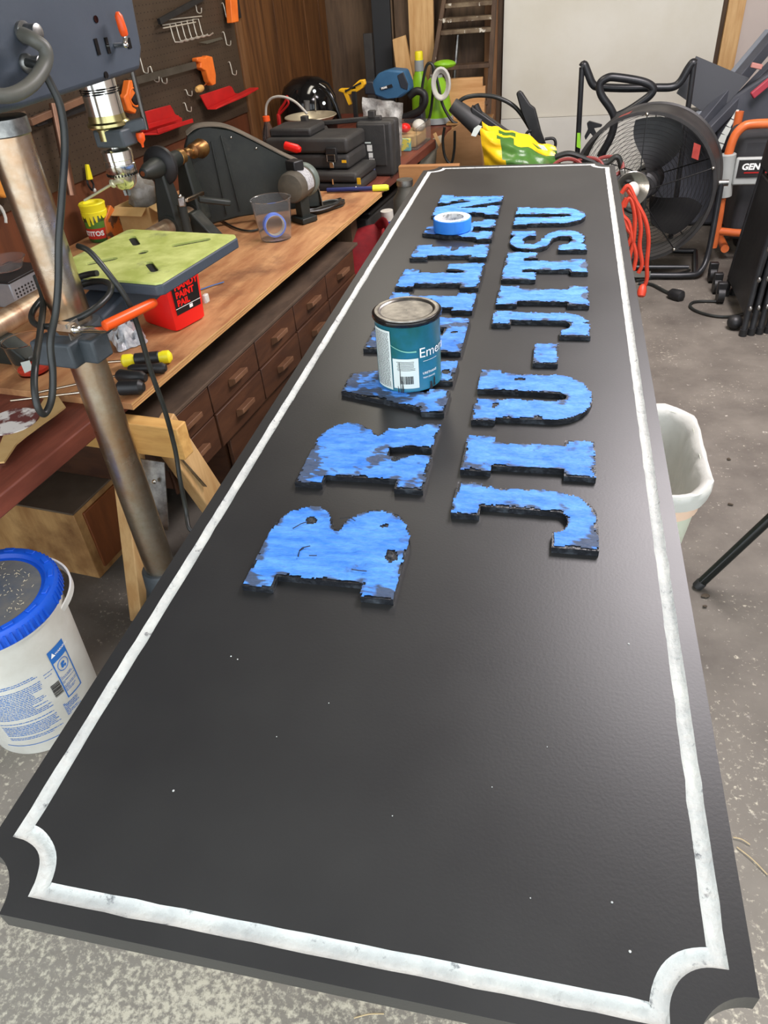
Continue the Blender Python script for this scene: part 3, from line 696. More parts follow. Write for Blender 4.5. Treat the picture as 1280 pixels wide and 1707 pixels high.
# table
ZTB = .888
c4 = [pz(210, 383, ZTB), pz(397, 393, ZTB), pz(272, 475, ZTB)]; ey = (c4[1] - c4[2]); ex = (c4[1] - c4[0]); cen = (c4[0] + c4[2]) / 2
X_ = ex.normalized(); Y_ = UP.cross(X_).normalized(); hs = .5 * (ex.length + ey.length) / 2
def rc(px, py, z): return pz(px, py, z)
table_top = mat('dusty_yellow_green_table', S(172, 184, 92), S(212, 220, 136), sc=14, rough=.55, bump=.1, c3=S(120, 128, 84), sc3=9, lo3=.58, hi3=.72, metal=.15)
trz = math.atan2(X_.y, X_.x)
sq = [(-1, -1), (.93, -1), (1, -.93), (1, 1), (-1, 1)]
obj('table_slab', G().prism([cen + X_ * (x * hs) + Y_ * (y * hs) + UP * (-.024) for x, y in [(-1, -.9), (-.9, -1), (.93, -1), (1, -.93), (1, .93), (.93, 1), (-.93, 1), (-1, .93)]], UP * .0215), press_blue, t, bevel=.003)
hh = hs - .003
# top plate with real slots: outline with holes
def hole(cx, cy, hx, hy, n=16, rd=True):
    P = []
    for i in range(n):
        a = 2 * pi * i / n; ca, sa = cos(a), sin(a)
        e = .45 if not rd else 1
        P.append(Vector((cx + hx * math.copysign(abs(ca) ** e, ca), cy + hy * math.copysign(abs(sa) ** e, sa), 0)))
    return P
def tl(px, py):
    q = pz(px, py, ZTB) - cen; return (q.dot(X_), q.dot(Y_))
H_ = []
x, y = tl(238, 422); H_.append(hole(x, y, .013, .013))
def slot(p, q, w_):
    (x0, y0), (x1, y1) = tl(*p), tl(*q); d = Vector((x1 - x0, y1 - y0, 0)); L = d.length; d.normalize(); n_ = Vector((-d.y, d.x, 0)); P = []
    for c_, s_ in ((Vector((x0, y0, 0)), -1), (Vector((x1, y1, 0)), 1)):
        for i in range(6):
            a = -pi / 2 + pi * i / 5; P.append(c_ + d * s_ * w_ * cos(a) * .9 + n_ * s_ * w_ * sin(a))
    return P
H_.append(slot((220, 397), (228, 409), .009)); H_.append(slot((248, 440), (258, 453), .0085))
H_.append(slot((291, 411), (345, 401), .010)); H_.append(slot((150, 441), (190, 433), .010))
O_ = [Vector((x * hh, y * hh, 0)) for x, y in [(-1, -.92), (-.92, -1), (.94, -1), (1, -.94), (1, .94), (.94, 1), (-.94, 1), (-1, .94)]]
loops = [O_] + H_
flat_ = [p for l in loops for p in l]; trs = tessellate_polygon(loops)
T3 = lambda p, z: cen + X_ * p.x + Y_ * p.y + UP * z
g = G().add([T3(p, .0022) for p in flat_], [tuple(a) for a in trs])
n0 = 0
for l in loops:
    n = len(l); vs = [T3(p, .0022) for p in l] + [T3(p, -.0022) for p in l]
    g.add(vs, [(i, (i + 1) % n, (i + 1) % n + n, i + n) for i in range(n)])
obj('table_plate', g, table_top, t, flat=True)
g = G()
for l in H_:
    g.add([T3(p, -.0021) for p in l], [tuple(range(len(l)))])
obj('slot_shadow', g, mat('dark_slot_shade', S(24, 26, 28), rough=.6), t, flat=True, kind='stuff')  # dark sheets in the slots stand in for their shade
# arm from the collar up to the table
arm0 = D(.03, 0, .822); 
g = G().rings([[D(.03, -.045, .80), D(.03, .045, .80), D(.03, .045, .84), D(.03, -.045, .84)],
               [D(.12, -.05, .815), D(.12, .05, .815), D(.12, .05, .858), D(.12, -.05, .858)],
               [D(.24, -.06, .84), D(.24, .06, .84), D(.24, .06, .866), D(.24, -.06, .866)]])
obj('table_arm', g, press_blue, t, bevel=.006)
obj('arm_rib', G().prism([D(.10, .048, .80), D(.10, .048, .868), D(.30, .075, .868), D(.30, .075, .845)], PB * .008), press_blue, t, bevel=.002)
obj('table_collar', G().lathe(D(0, 0, .775), D(0, 0, 2), [(.0385, 0), (.050, .001), (.053, .006), (.053, .058), (.049, .066), (.0385, .067)], n=40), dark_iron, t)
obj('clamp_ear', G().box(D(-.035, .058, .808), (.055, .05, .048), rz=PRZ), dark_iron, t, bevel=.005)
obj('clamp_ear', G().box(D(-.062, .006, .808), (.095, .05, .05), rz=PRZ), dark_iron, t, bevel=.005)
q0 = hit((122, 549), D(-.05, .09, 0), PB); q1 = hit((172, 549), D(-.05, .09, 0), PB); q2 = hit((176, 543), D(-.05, .10, 0), PB); q3 = hit((259, 503), D(-.05, .13, 0), PB)
obj('nut', G().cyl(q0 - PB * .03, q0 + PB * .004, .0125, n=6), steel, t)
h = obj('clamp_handle', G().tube(spl([q0 - PB * .01, q0 + PB * .008, q0.lerp(q1, .5) + PB * .004, q1, q2.lerp(q3, .2)]), .0072, 12), chrome, t)
gs = q2; gl = (q3 - gs).length
obj('grip', G().lathe(gs, q3, [(.006, -.004), (.0098, -.002), (.0105, .006), (.0098, gl - .008), (.0075, gl - .001), (.002, gl + .001)], n=18), orange_grip, h)
oct_ = [hit((122, 549), D(-.05, .085, 0), PB) + (PD * cos(a) + UP * sin(a)) * .021 for a in [pi / 4 + pi * i / 2 for i in range(4)]]
obj('clamp_washer', G().prism(oct_, PB * .003), zinc, t)
# cords of the drill press
def cordpx(lst): return spl([hit((a, b), D(0, c, 0), PB) for a, b, c in lst], 7)
rg = mat('grey_rubber_hose', S(96, 94, 84), S(74, 74, 68), sc=10, rough=.45)
obj('power_cord', G().tube(cordpx([(38, 58, .13), (55, 66, .15), (75, 82, .16), (74, 108, .16), (50, 142, .16), (10, 160, .15), (-40, 150, .13)]), .0105, 10), rg, t)
obj('power_cord', G().tube(cordpx([(44, 104, .12), (66, 112, .14), (84, 140, .145), (101, 180, .15), (108, 240, .145), (103, 330, .13), (98, 400, .12), (97, 470, .115), (93, 520, .11), (84, 570, .11), (88, 620, .11), (86, 665, .11), (74, 690, .11), (62, 676, .11), (57, 640, .10), (60, 600, .08), (66, 560, .02), (72, 500, -.04), (60, 460, -.07)]), .0062, 10), rubber, t)
loop = []
for i in range(30):
    a = 2 * pi * i / 26 - .6; rr = .078 + .002 * i / 26
    loop.append(D(rr * cos(a) * 1.0, .012 + rr * sin(a), .873 + .02 * cos(a - .5) + .0006 * i))
obj('power_cord', G().tube(spl(loop, 2), .006, 10), rubber, t)
lst = [(130, 410, .02), (150, 420, .05), (180, 455, .08), (212, 500, .10), (230, 545, .10), (252, 620, .095), (275, 685, .09), (292, 750, .08), (300, 800, .08), (310, 850, .08), (315, 880, .10), (330, 890, .12)]
obj('power_cord', G().tube(cordpx(lst), .0055, 10), rubber, t)

# ================================================================ floor bucket
bx = Vector((-1.100, .862, 0)); R0, R1, BH = .124, .139, .360
t = thing('bucket', 'white plastic bucket with ribbed blue lid and blue printing beside the sign', 'bucket', bx)
obj('body', G().lathe(bx, bx + UP, [(.001, .006), (R0 - .006, .004), (R0 - .002, .0), (R0, .004), (R1 - .0, BH - .02), (R1 + .006, BH - .018), (R1 + .006, BH - .012), (R1 + .001, BH - .01), (R1, BH + .004)], n=64), white_pl, t)
lidb = mat('blue_lid_plastic', S(20, 78, 190), S(28, 88, 200), sc=6, rough=.38)
lid = obj('lid', G().lathe(bx + UP * BH, bx + UP, [(R1 + .008, -.012), (R1 + .0095, -.01), (R1 + .0085, .018), (R1 + .004, .026), (R1 - .008, .028), (R1 - .014, .026), (R1 - .018, .017), (R1 - .024, .016), (.001, .014)], n=96), lidb, t)
g = G().lathe(bx + UP * (BH + .0152), bx + UP, [(.001, .0008), (R1 - .034, .0008), (R1 - .026, .0012)], n=64, caps=False)
obj('sawdust_film', g, mat('dirty_lid_film', S(74, 82, 92), S(104, 102, 96), sc=14, rough=.75, bump=.4, c3=S(28, 76, 170), sc3=4, lo3=.58, hi3=.66), lid)
for i in range(72):
    an = 2 * pi * i / 72
    if (i % 18) in (0, 1): continue
    dd = Vector((cos(an), sin(an), 0)); obj('rib', G().bar(bx + dd * (R1 + .0105) + UP * (BH - .008), bx + dd * (R1 + .0090) + UP * (BH + .018), .0045, .004, up=dd), lidb, lid)
for i in range(16):
    an = 2 * pi * (i + .5) / 16; dd = Vector((cos(an), sin(an), 0)); tt = Vector((-dd.y, dd.x, 0))
    obj('lid_tab', G().bar(bx + dd * (R1 - .004) + tt * .011 + UP * (BH + .0285), bx + dd * (R1 - .004) - tt * .011 + UP * (BH + .0285), .010, .004), lidb, lid, bevel=.001)
r_ = random.Random(5); g = G()
for i in range(170):
    a = r_.uniform(0, 2 * pi); rr = .10 * math.sqrt(r_.random()); c = bx + Vector((rr * cos(a), rr * sin(a), BH + .0168)); an = r_.uniform(0, pi); L = r_.uniform(.002, .007)
    g.bar(c, c + Vector((cos(an) * L, sin(an) * L, r_.uniform(0, .0015))), .001, .0008)
obj('wood_chips', g, mat('pale_chips', S(196, 186, 160), rough=.8), lid, kind='stuff')
# handle
hp = []
aa = math.radians(-18)
e1 = Vector((cos(aa), sin(aa), 0))
pA = bx + Vector((cos(radians(-42)), sin(radians(-42)), 0)) * (R1 + .010) + UP * (BH - .055)
pA = pz(62, 1062, BH - .06); pE = pz(0 - 30, 935, BH - .03)
hpx = [(64, 1060, .275), (84, 1042, .29), (104, 1016, .31), (117, 990, .325), (119, 968, .335), (110, 950, .34), (92, 938, .345), (70, 932, .35)]
pts = spl([pz(a, b, z) for a, b, z in hpx], 5)
g = G(); R = []
for i, p in enumerate(pts):
    d_ = (pts[min(i + 1, len(pts) - 1)] - pts[max(i - 1, 0)]).normalized(); o_ = (p - bx); o_.z = 0; o_.normalize(); s_ = d_.cross(o_).normalized()
    w_, th_ = .010, .0022; R.append([p + s_ * w_ + o_ * th_, p - s_ * w_ + o_ * th_, p - s_ * w_ - o_ * th_, p + s_ * w_ - o_ * th_])
g.rings(R); obj('handle', g, mat('translucent_white_strap', S(216, 214, 206), rough=.35), t, sharp=.9)
obj('handle_pivot', G().lathe(pz(64, 1062, .278), pz(64, 1062, .278) + Vector((.5, -.86, 0)), [(.012, -.006), (.012, .004), (.007, .006), (.005, .011)], n=14), white_pl, t)
toc = math.atan2(-bx.y, -bx.x); f = wrap(R0, R1, BH - .02, bx, toc)
r_ = random.Random(11); g = G()
def lines(g, x0, x1, z0, z1, st=.0052, hgt=.0024):
    z = z1
    while z > z0:
        x = x0
        if r_.random() < .12: z -= st; continue
        end = x1 - (r_.random() ** 3) * .05
        while x < end:
            L = r_.uniform(.003, .010); patch_wrap(g, f, x, min(x + L, end), z, z + hgt * r_.uniform(.7, 1), 1, .0007); x += L + .0014
        z -= st
lines(g, -.115, .012, .055, .235)
lines(g, .030, .072, .075, .112, .0045)
lines(g, .052, .092, .135, .185, .0042, .0018)
lines(g, .022, .045, .208, .222, .0045, .002)
patch_wrap(g, f, -.135, .03, .036, .038, 12, .0007)
obj('printed_text', g, ink_blue, t, kind='stuff')
g = G(); g2 = G()
patch_wrap(g, f, .050, .095, .232, .268, 6, .0007)
for x0, x1, z0, z1 in ((.048, .051, .12, .268), (.092, .095, .12, .268), (.048, .095, .12, .123), (.048, .095, .266, .269)): patch_wrap(g, f, x0, x1, z0, z1, 4, .0009)
lp = [f(.072 + .015 * cos(a), .212 + .016 * sin(a), .001) for a in [2 * pi * i / 24 for i in range(24)]]; g.tube(lp, .0008, 5, True)
for dx, dz, rx, rz_ in ((0, .004, .006, .004), (-.003, -.003, .004, .006), (.004, -.006, .003, .004)): g.add([f(.072 + dx + rx * cos(a), .212 + dz + rz_ * sin(a), .001) for a in [2 * pi * i / 12 for i in range(12)]], [tuple(range(12))])
obj('warning_panel', g, ink_blue, t, label='blue warning panel with round pictogram')
g2.add([f(.058 + .007 * cos(a), .252 + .008 * sin(a), .0012) for a in (pi / 2, pi / 2 + 2.09, pi / 2 + 4.19)], [(0, 1, 2)])
text_wrap(g2, 'WARNING', .008, lambda x, z, off=0: f(x, z, .0013), .064, .249, .0001)
obj('lettering', g2, MC['white_ink'], t)
g = G(); z = .145
for i in range(14):
    h_ = r_.choice((.0008, .0016, .0024)); patch_wrap(g, f, .024, .046, z, z + h_, 2, .0008); z += h_ + r_.choice((.0008, .0014))
obj('bar_code', g, ink_black, t, kind='stuff')

# ================================================================ wood lathe on the bench
VL = 1.6; ZS = pv(250, 283, VL).z - .002
def BU(u, v, z): return B(u, v, z)
u_end = pv(300, 500, VL).dot(U)
t = bthing('wood_lathe', 'dark green wood lathe with belt guard, motor and rusty tube bed, lying along the bench', 'lathe', 2.2, VL, ZB)
zbd = .665
rust = mat('rusty_tube', S(150, 118, 88), S(190, 172, 146), sc=8, rough=.4, metal=.7, bump=.15, stretch=(1, 3, 1), c3=S(96, 60, 40), sc3=6, lo3=.55, hi3=.7)
obj('bed_tube', G().cyl(BU(1.28, VL, zbd), BU(2.42, VL, zbd), .030, n=32), rust, t)
obj('foot', G().prism([BU(2.30, VL - .12, ZB), BU(2.30, VL + .12, ZB), BU(2.30, VL + .12, ZB + .02), BU(2.30, VL + .04, zbd + .02), BU(2.30, VL - .04, zbd + .02), BU(2.30, VL - .12, ZB + .02)], U * .06), green_iron, t, bevel=.004)
obj('foot', G().prism([BU(1.32, VL - .10, ZB), BU(1.32, VL + .10, ZB), BU(1.32, VL + .10, ZB + .02), BU(1.32, VL + .035, zbd - .02), BU(1.32, VL - .035, zbd - .02), BU(1.32, VL - .10, ZB + .02)], U * .05), green_iron, t, bevel=.004)
uA = pv(268, 285, VL).dot(U); uB = pv(305, 262, VL).dot(U)
for uu in (uA, uB):
    g = G().rings([[BU(uu - .025 * k_, VL - w_, z), BU(uu + .025 * k_, VL - w_, z), BU(uu + .025 * k_, VL + w_, z), BU(uu - .025 * k_, VL + w_, z)] for z, w_, k_ in ((zbd - .03, .045, 1.5), (zbd + .05, .036, 1.25), (ZS - .03, .020, .9), (ZS, .018, .8))])
    ar = obj('headstock_arm', g, green_iron, t, bevel=.006)
    obj('bed_clamp_ring', G().cyl(BU(uu - .035, VL, zbd), BU(uu + .035, VL, zbd), .041, n=28), green_iron, ar)
u0 = pv(238, 290, VL).dot(U)
obj('nose_cone', G().lathe(BU(u0, VL, ZS), BU(9, VL, ZS), [(.012, 0), (.016, .002), (.026, .03), (.032, .075), (.032, .09)], n=28), green_iron, t)
obj('bearing_bore', G().cyl(BU(u0 - .002, VL, ZS), BU(u0 + .001, VL, ZS), .008, n=18), mat('coppery', S(150, 92, 60), rough=.4, metal=.8), t)
obj('hand_wheel', G().lathe(BU(u0 + .09, VL, ZS), BU(9, VL, ZS), [(.030, 0), (.056, .004), (.062, .010), (.062, .024), (.055, .030), (.028, .032)], n=36), blk, t)
obj('headstock_barrel', G().lathe(BU(u0 + .12, VL, ZS), BU(9, VL, ZS), [(.024, 0), (.027, .02), (.027, .09), (.022, .1)], n=28), green_iron, t)
brz = mat('brass_spindle', S(176, 140, 84), S(140, 92, 60), sc=30, rough=.35, metal=.9)
obj('spindle', G().lathe(BU(u0 + .21, VL, ZS), BU(9, VL, ZS), [(.020, 0), (.026, .006), (.026, .03), (.013, .036), (.012, .05), (.019, .055), (.019, .075), (.012, .08), (.012, .10), (.024, .105), (.027, .14), (.034, .15), (.036, .20)], n=28), brz, t)
# belt guard: a tapering housing standing across the bed, with a dusty wide rim
GA = B(2.43, 1.70); GB_ = B(2.72, 1.25); gd = (GB_ - GA).normalized(); gn = UP.cross(gd).normalized()
if gn.dot(U) < 0: gn = -gn
def pg(px, py, off=0.0): return hit((px, py), GA + gn * off, gn)
out_px = [(340, 378), (322, 330), (312, 285), (307, 248), (312, 226), (328, 214), (356, 211), (384, 216), (420, 233), (470, 259), (502, 274), (520, 292), (532, 320), (534, 345), (480, 350), (400, 362)]
P = [pg(a, b) for a, b in out_px]
gu = obj('belt_guard', G().prism(P, gn * .05), green_iron, t, bevel=.006)
rim = [pg(a, b) for a, b in [(312, 226), (328, 214), (356, 211), (384, 216), (420, 233), (470, 259), (502, 274), (520, 292), (532, 320), (538, 348)]]
rim = spl(rim, 4)
cg = pg(420, 300)
R = []
for p in rim:
    o_ = (p - cg).normalized(); R.append([p + o_ * .004 - gn * .004, p + o_ * .004 + gn * .085, p - o_ * .0 + gn * .085, p - o_ * .0 - gn * .004])
obj('guard_rim', G().rings(R), dusty, t, sharp=.9)
for a, b, c, d in ((352, 236, 378, 358), (368, 226, 400, 352)):
    obj('guard_rib', G().bar(pg(a, b, -.003), pg(c, d, -.003), .006, .008, up=gn), green_iron, gu, bevel=.002)
for a, b in ((385, 229), (427, 247)): obj('guard_screw', G().ell(pg(a, b, -.002), (.0045, .0045, .0045), 10, 6), chrome, gu)
# motor in front of the guard
m0 = hit((455, 322), B(2.42, 0), U); m1 = hit((520, 290), GA - gn * .03, gn)
mo = pg(516, 312, -.01); ma = mo - gn * .02 ; md = -gn
mc = pg(506, 300, -.05)
gn0 = gn; gn = U.copy()
obj('motor_end_bell', G().lathe(mc + gn * .02, mc, [(.0, 0), (.055, .0), (.060, .006), (.060, .022), (.054, .03), (.02, .034)], n=36), mat('grey_green_end_bell', S(96, 106, 98), rough=.45), t)
obj('motor', G().lathe(mc - gn * .01, mc - gn, [(.050, 0), (.054, .004), (.054, .10), (.048, .115), (.030, .122), (.012, .124)], n=36), mat('dusty_dark_motor', S(58, 54, 46), S(88, 80, 66), sc=12, rough=.7), t)
lb = hit((498, 322), mc - gn * .055, gn)
lo = (CAM - mc).normalized(); lo = (lo - gn * lo.dot(gn)).normalized(); lt_ = gn.cross(lo)
vs = []; fs = []
for i in range(9):
    a = -.75 + 1.5 * i / 8; d_ = lo * cos(a) + lt_ * sin(a)
    vs += [mc - gn * .028 + d_ * .0552, mc - gn * .085 + d_ * .0552]
    if i: fs.append((2 * i - 2, 2 * i, 2 * i + 1, 2 * i - 1))
obj('rating_plate', G().add(vs, fs), mat('grey_rating_plate', S(178, 178, 178), S(150, 150, 152), sc=120, rough=.5, lo=.5, hi=.55), t)
obj('switch_box', G().box(mc - gn * .06 + UP * .065, (.055, .045, .035), rz=BRZ - .5), blk, t, bevel=.004)
obj('motor_foot', G().box(Vector((mc.x, mc.y, ZB + .012)) - gn * .04, (.08, .07, .02), rz=BRZ - .5), green_iron, t, bevel=.003)
obj('motor_pedestal', G().box(Vector((mc.x, mc.y, (ZB + mc.z - .045) / 2)) - gn * .04, (.04, .04, mc.z - .045 - ZB), rz=BRZ - .5), green_iron, t, bevel=.003)
gn = gn0
# tool rest with small chrome knob
pr0 = pv(302, 340, VL - .10)
obj('tool_rest_post', G().cyl(Vector((pr0.x, pr0.y, ZB)), pr0, .016, n=20), green_iron, t)
obj('tool_rest_post', G().lathe(Vector((pr0.x, pr0.y, ZB)), pr0, [(.05, 0), (.05, .008), (.022, .02), (.018, .06)], n=24), green_iron, t)
obj('rest_knob', G().box(pv(303, 336, VL - .12), (.022, .022, .03), rz=.3), zinc, t, bevel=.004)
obj('rest_knob', G().ell(pv(300, 327, VL - .12), (.007, .007, .007), 12, 8), chrome, t)
obj('rest_bar', G().bar(pv(310, 334, VL - .11), pv(338, 322, VL - .08), .012, .012), steel, t, bevel=.002)
obj('tool_rest', G().bar(pv(330, 332, VL - .12), pv(384, 338, VL - .20), .03, .018), green_iron, t, bevel=.005)

# ================================================================ small things on the bench
def cup(name, label, px, py, z, r0, r1, h, m, rim=True, squash=1):
    c = pz(px, py, z + .001); az = Vector((c.x, c.y, 0)).normalized(); c = c + az * r0
    t = thing(name, label, 'cup', c)
    w_ = .0016
    obj('body', G().lathe(c, c + UP, [(.001, 0), (r0, 0), (r0 + .001, .002), (r1, h), (r1 + .003, h + .001), (r1 + .003, h + .003), (r1 - w_, h + .003), (r0 - w_, .004), (.001, .003)], n=40), m, t)
    return t, c
t, c = cup('mixing_cup', 'clear scuffed plastic mixing cup holding a roll of blue tape, on the plywood', 462, 404, ZB, .055, .071, .135, smoky)
sc_t = thing('tape_roll', 'blue-edged tape roll standing upright inside the clear plastic mixing cup', 'tape roll', c + UP * .01)
tc_ = (CAM - c); tc_.z = 0; tc_.normalize(); sd_ = UP.cross(tc_); tn = (tc_ * .96 + sd_ * .25).normalized()
RR = .041; cc = c + UP * (.006 + RR) + tc_ * .002
obj('tape', G().lathe(cc - tn * .011, cc + tn, [(RR - .006, 0), (RR, .001), (RR, .021), (RR - .006, .022), (RR - .006, 0)], n=36, caps=False), mat('blue_tape_edge', S(70, 110, 214), S(110, 140, 226), sc=12, rough=.5), sc_t)
obj('core', G().lathe(cc - tn * .011, cc + tn, [(RR - .008, 0), (RR - .0065, 0), (RR - .0065, .022), (RR - .008, .022), (RR - .008, 0)], n=36, caps=False), white_pl, sc_t)
# coiled cord
r_ = random.Random(2); base = pz(537, 352, ZB); pts = []
for i in range(120):
    a = i * .52; cx = pz(520 + 26 * math.sin(i * .1), 360 - 8 * math.sin(i * .1), ZB)
    e = (U * .62 + V * .78)
    L_ = .095 * sin(a) ; W_ = .034 * cos(a)
    q = base + U * (L_ * .9 + .02 * sin(i * .05)) - V * (L_ * .55) + V * W_ * .8 + U * W_ * .5
    q.z = ZB + .005 + .022 * (i / 120) + .004 * sin(i * 1.3)
    pts.append(q)
one('coiled_cord', G().tube(spl(pts, 3), .0048, 7), rubber, 'black power cord coiled in a bundle on the plywood beside the mixing cup', 'cord', base)
one('cord_on_bench', G().tube(spl([pz(345, 352, ZB + .006), pz(370, 368, ZB + .006), pz(395, 381, ZB + .006), pz(420, 385, ZB + .006), pz(440, 378, ZB + .006)], 6), .004, 8), rubber, 'thin black cord trailing over the plywood under the lathe', 'cord', pz(395, 381, ZB))
# red paint pail
def pail():
    P4 = [(240, 537), (295, 555), (335, 533)]
    q = [pz(a, b, ZB + .001) for a, b in P4]
    L1 = (q[0] - q[1]); L2 = (q[2] - q[1])
    back = q[1] + L1 + L2 * 1.25
    L2n = L2 * 1.25
    bot = [q[1], q[1] + L2n, q[1] + L2n + L1, q[1] + L1]; c = sum(bot, Vector()) / 4
    H = .175; sc1 = 1.16
    t = thing('paint_pail', 'square red hand-held paint pail with black label, under the drill press table', 'pail', c)
    def loop(z, inset=0.0):
        s_ = 1 + (sc1 - 1) * z / H; o = []
        for i in range(4):
            a, b, d = bot[i - 1], bot[i], bot[(i + 1) % 4]
            for f_ in (.14, .05):
                pass
            e1 = (a - b); e2 = (d - b); o += [b + e1 * .13, b + e1 * .035 + e2 * .035, b + e2 * .13]
        return [c + (p - c) * (s_ - inset) + UP * z for p in o]
    obj('body', G().rings([loop(0, .06), loop(.004), loop(H), loop(H, .04), loop(.012, .07)], caps=True), red_bright, t, sharp=.5)
    obj('rim', G().rings([loop(H - .014), [p + (p - c).normalized() * .004 for p in loop(H - .014)], [p + (p - c).normalized() * .005 for p in loop(H)], loop(H, -.0)], caps=False), red_bright, t)
    # face between q1 and q2: label
    def F(s_, z, off=.0012):
        sc_ = 1 + (sc1 - 1) * z / H
        p = c + ((q[1] + L2n * s_) - c) * sc_ + UP * z
        n = UP.cross(L2n).normalized()
        if n.dot(p - c) < 0: n = -n
        return p + n * off
    g = G().add([F(.13, .045), F(.87, .045), F(.87, .165), F(.13, .165)], [(0, 1, 2, 3)])
    obj('black_label', g, ink_black, t, flat=True)
    def T(g, s, x, z, size, b=0.0, sq=1.0):
        Wd = L2n.length; vs, fs = text_geo(s, size, b); g.add([F(x + sq * vx / Wd, z + vy, .002) for vx, vy in vs], fs)
    g = G()
    for i, s in enumerate(('HANDY', 'PAINT', 'PAIL')): T(g, s, .2 + .0 * i, .113 - i * .0225, .024, .0012, .95)
    obj('lettering', g, red_bright, t, label='red lettering HANDY PAINT PAIL')
    g = G(); T(g, 'HP', .28, .141, .032, .0018, .9)
    for z in (.137, .062): g.add([F(.13, z, .002), F(.87, z, .002), F(.87, z + .0016, .002), F(.13, z + .0016, .002)], [(0, 1, 2, 3)])
    g.add([F(.52, .050, .002), F(.62, .050, .002), F(.62, .060, .002), F(.52, .060, .002)], [(0, 1, 2, 3)])
    obj('logo', g, MC['white_ink'], t, label='white HP logo and rules')
    obj('handle_tab', G().box(q[2] + L2n * .3 + UP * .05, (.012, .02, .025), rz=BRZ), white_pl, t, bevel=.003)
pail()
one('tape_strip', G().tube([pz(328, 485, ZB + .004), pz(350, 477, ZB + .004), pz(373, 470, ZB + .004)], .003, 6, flat=.4), ink_blue, 'thin blue strip lying on the plywood beside the red pail', 'pen', pz(350, 477, ZB))
def blob(name, label, cat, quad, z, hgt, m, sd=0, n=16, rough_=.6):
    """crumpled soft thing over a footprint given by four bench points"""
    q = [pz(a, b, z) for a, b in quad]; vs = []; fs = []; c = sum(q, Vector()) / 4
    for i in range(n + 1):
        for j in range(n + 1):
            a, b = i / n, j / n; p = (q[0] * (1 - a) + q[1] * a) * (1 - b) + (q[3] * (1 - a) + q[2] * a) * b
            e = min(a, 1 - a, b, 1 - b) * 2; k_ = (1 - (1 - min(1, e * 1.4)) ** 2) ** .5 if e > 0 else 0
            p = p + (p - c) * .25 * noise.noise(Vector((a * 4, b * 4, sd)))
            p = Vector((p.x, p.y, z + .002 + hgt * k_ * (.55 + rough_ * abs(noise.noise(Vector((a * 5, b * 5, sd + 2))) * 2))))
            vs.append(p)
    for i in range(n):
        for j in range(n): fs.append((i * (n + 1) + j, (i + 1) * (n + 1) + j, (i + 1) * (n + 1) + j + 1, i * (n + 1) + j + 1))
    n0 = len(vs)
    return one(name, G().add(vs, fs), m, label, cat, c)
blob('plastic_bag', 'crumpled clear plastic bag lying behind the yellow-black screwdriver', 'bag', [(178, 562), (200, 588), (246, 572), (238, 548)], ZB, .03, mat('milky_crinkled_plastic', S(206, 206, 204), S(130, 134, 140), sc=40, rough=.25), 3, rough_=1.2)
def tool(name, label, a, b, z, prof, m, cat='tool', extra=None, shaft=None):
    p = pz(*a, z); q = pz(*b, z); L = (q - p).length
    t = thing(name, label, cat, p - UP * 0)
    obj('handle', G().lathe(p, q, [(r, f * L) for r, f in prof], n=20), m, t)
    if extra:
        for nm, f0, f1, r, mm in extra: obj(nm, G().lathe(p, q, [(r - .002, f0 * L), (r, f0 * L + .002), (r, f1 * L - .002), (r - .002, f1 * L)], n=20), mm, t)
    if shaft:
        s_ = pz(*shaft[0], z); obj('shaft', G().cyl(p, s_, shaft[1], n=10), shaft[2], t)
    return t
tool('screwdriver', 'screwdriver with black and yellow handle at the front edge of the plywood', (203, 602), (286, 594), ZB + .017, [(.010, 0), (.0165, .04), (.0165, .2), (.012, .26), (.0150, .36), (.0150, .72), (.0135, .78), (.0165, .84), (.0165, .95), (.009, 1)], yellow,
     extra=[('grip_sleeve', .27, .76, .0168, blk)], shaft=((150, 606), .0035, steel))
tool('rasp', 'black-handled steel tool lying nearest the plywood end, lower of the two', (196, 647), (240, 645), ZB + .019, [(.012, 0), (.018, .1), (.0175, .5), (.018, .85), (.010, 1)], blk, shaft=((18, 668), .003, steel))
tool('rasp', 'black-handled steel tool lying just behind the lower one, half hidden', (196, 626), (243, 630), ZB + .017, [(.011, 0), (.0165, .1), (.016, .5), (.0165, .85), (.009, 1)], blk, shaft=((60, 655), .003, steel))
tool('file', 'black-handled tool lying just below the yellow-ended screwdriver', (215, 616), (277, 613), ZB + .014, [(.009, 0), (.013, .1), (.012, .6), (.014, .9), (.008, 1)], blk)
# cup with red residue
t, c = cup('mixing_cup', 'clear plastic cup with dried red paint, left of the drill press column', 62, 628, ZB, .040, .052, .085, clear)
obj('red_residue', G().lathe(c + UP * .003, c + UP, [(.001, 0), (.036, .0), (.040, .010), (.030, .014), (.001, .010)], n=24), mat('red_orange_residue', S(214, 66, 40), S(190, 46, 30), sc=30, rough=.6, bump=1, bsc=60), t)
obj('label', G().box(c + (CAM - c).normalized() * .047 + V * .02 + UP * .01, (.022, .002, .03), rz=.7), paper_white, t)
# cardboard flap and sanding disc
pc = [(0, 745), (10, 720), (60, 690), (78, 662), (92, 655), (110, 680), (92, 694), (72, 708), (45, 728), (28, 742), (8, 772), (-30, 776), (-30, 750)]
g = G().prism([pz(a, b, ZB + .004) for a, b in pc], UP * .004)
one('cardboard_piece', g, card, 'torn brown cardboard piece on the counter by the sanding disc', 'cardboard', pz(40, 720, ZR + .003), flat=True)
dc = pz(20, 703, ZB + .0085); g = G().lathe(dc, dc + UP, [(.001, 0), (.060, 0), (.060, .0022), (.001, .0022)], n=40)
one('sanding_disc', g, mat('white_clogged_disc', S(104, 52, 48), S(226, 220, 214), sc=16, rough=.8, lo=.46, hi=.54), 'maroon sanding disc clogged with white dust, on the torn cardboard', 'sanding disc', dc)
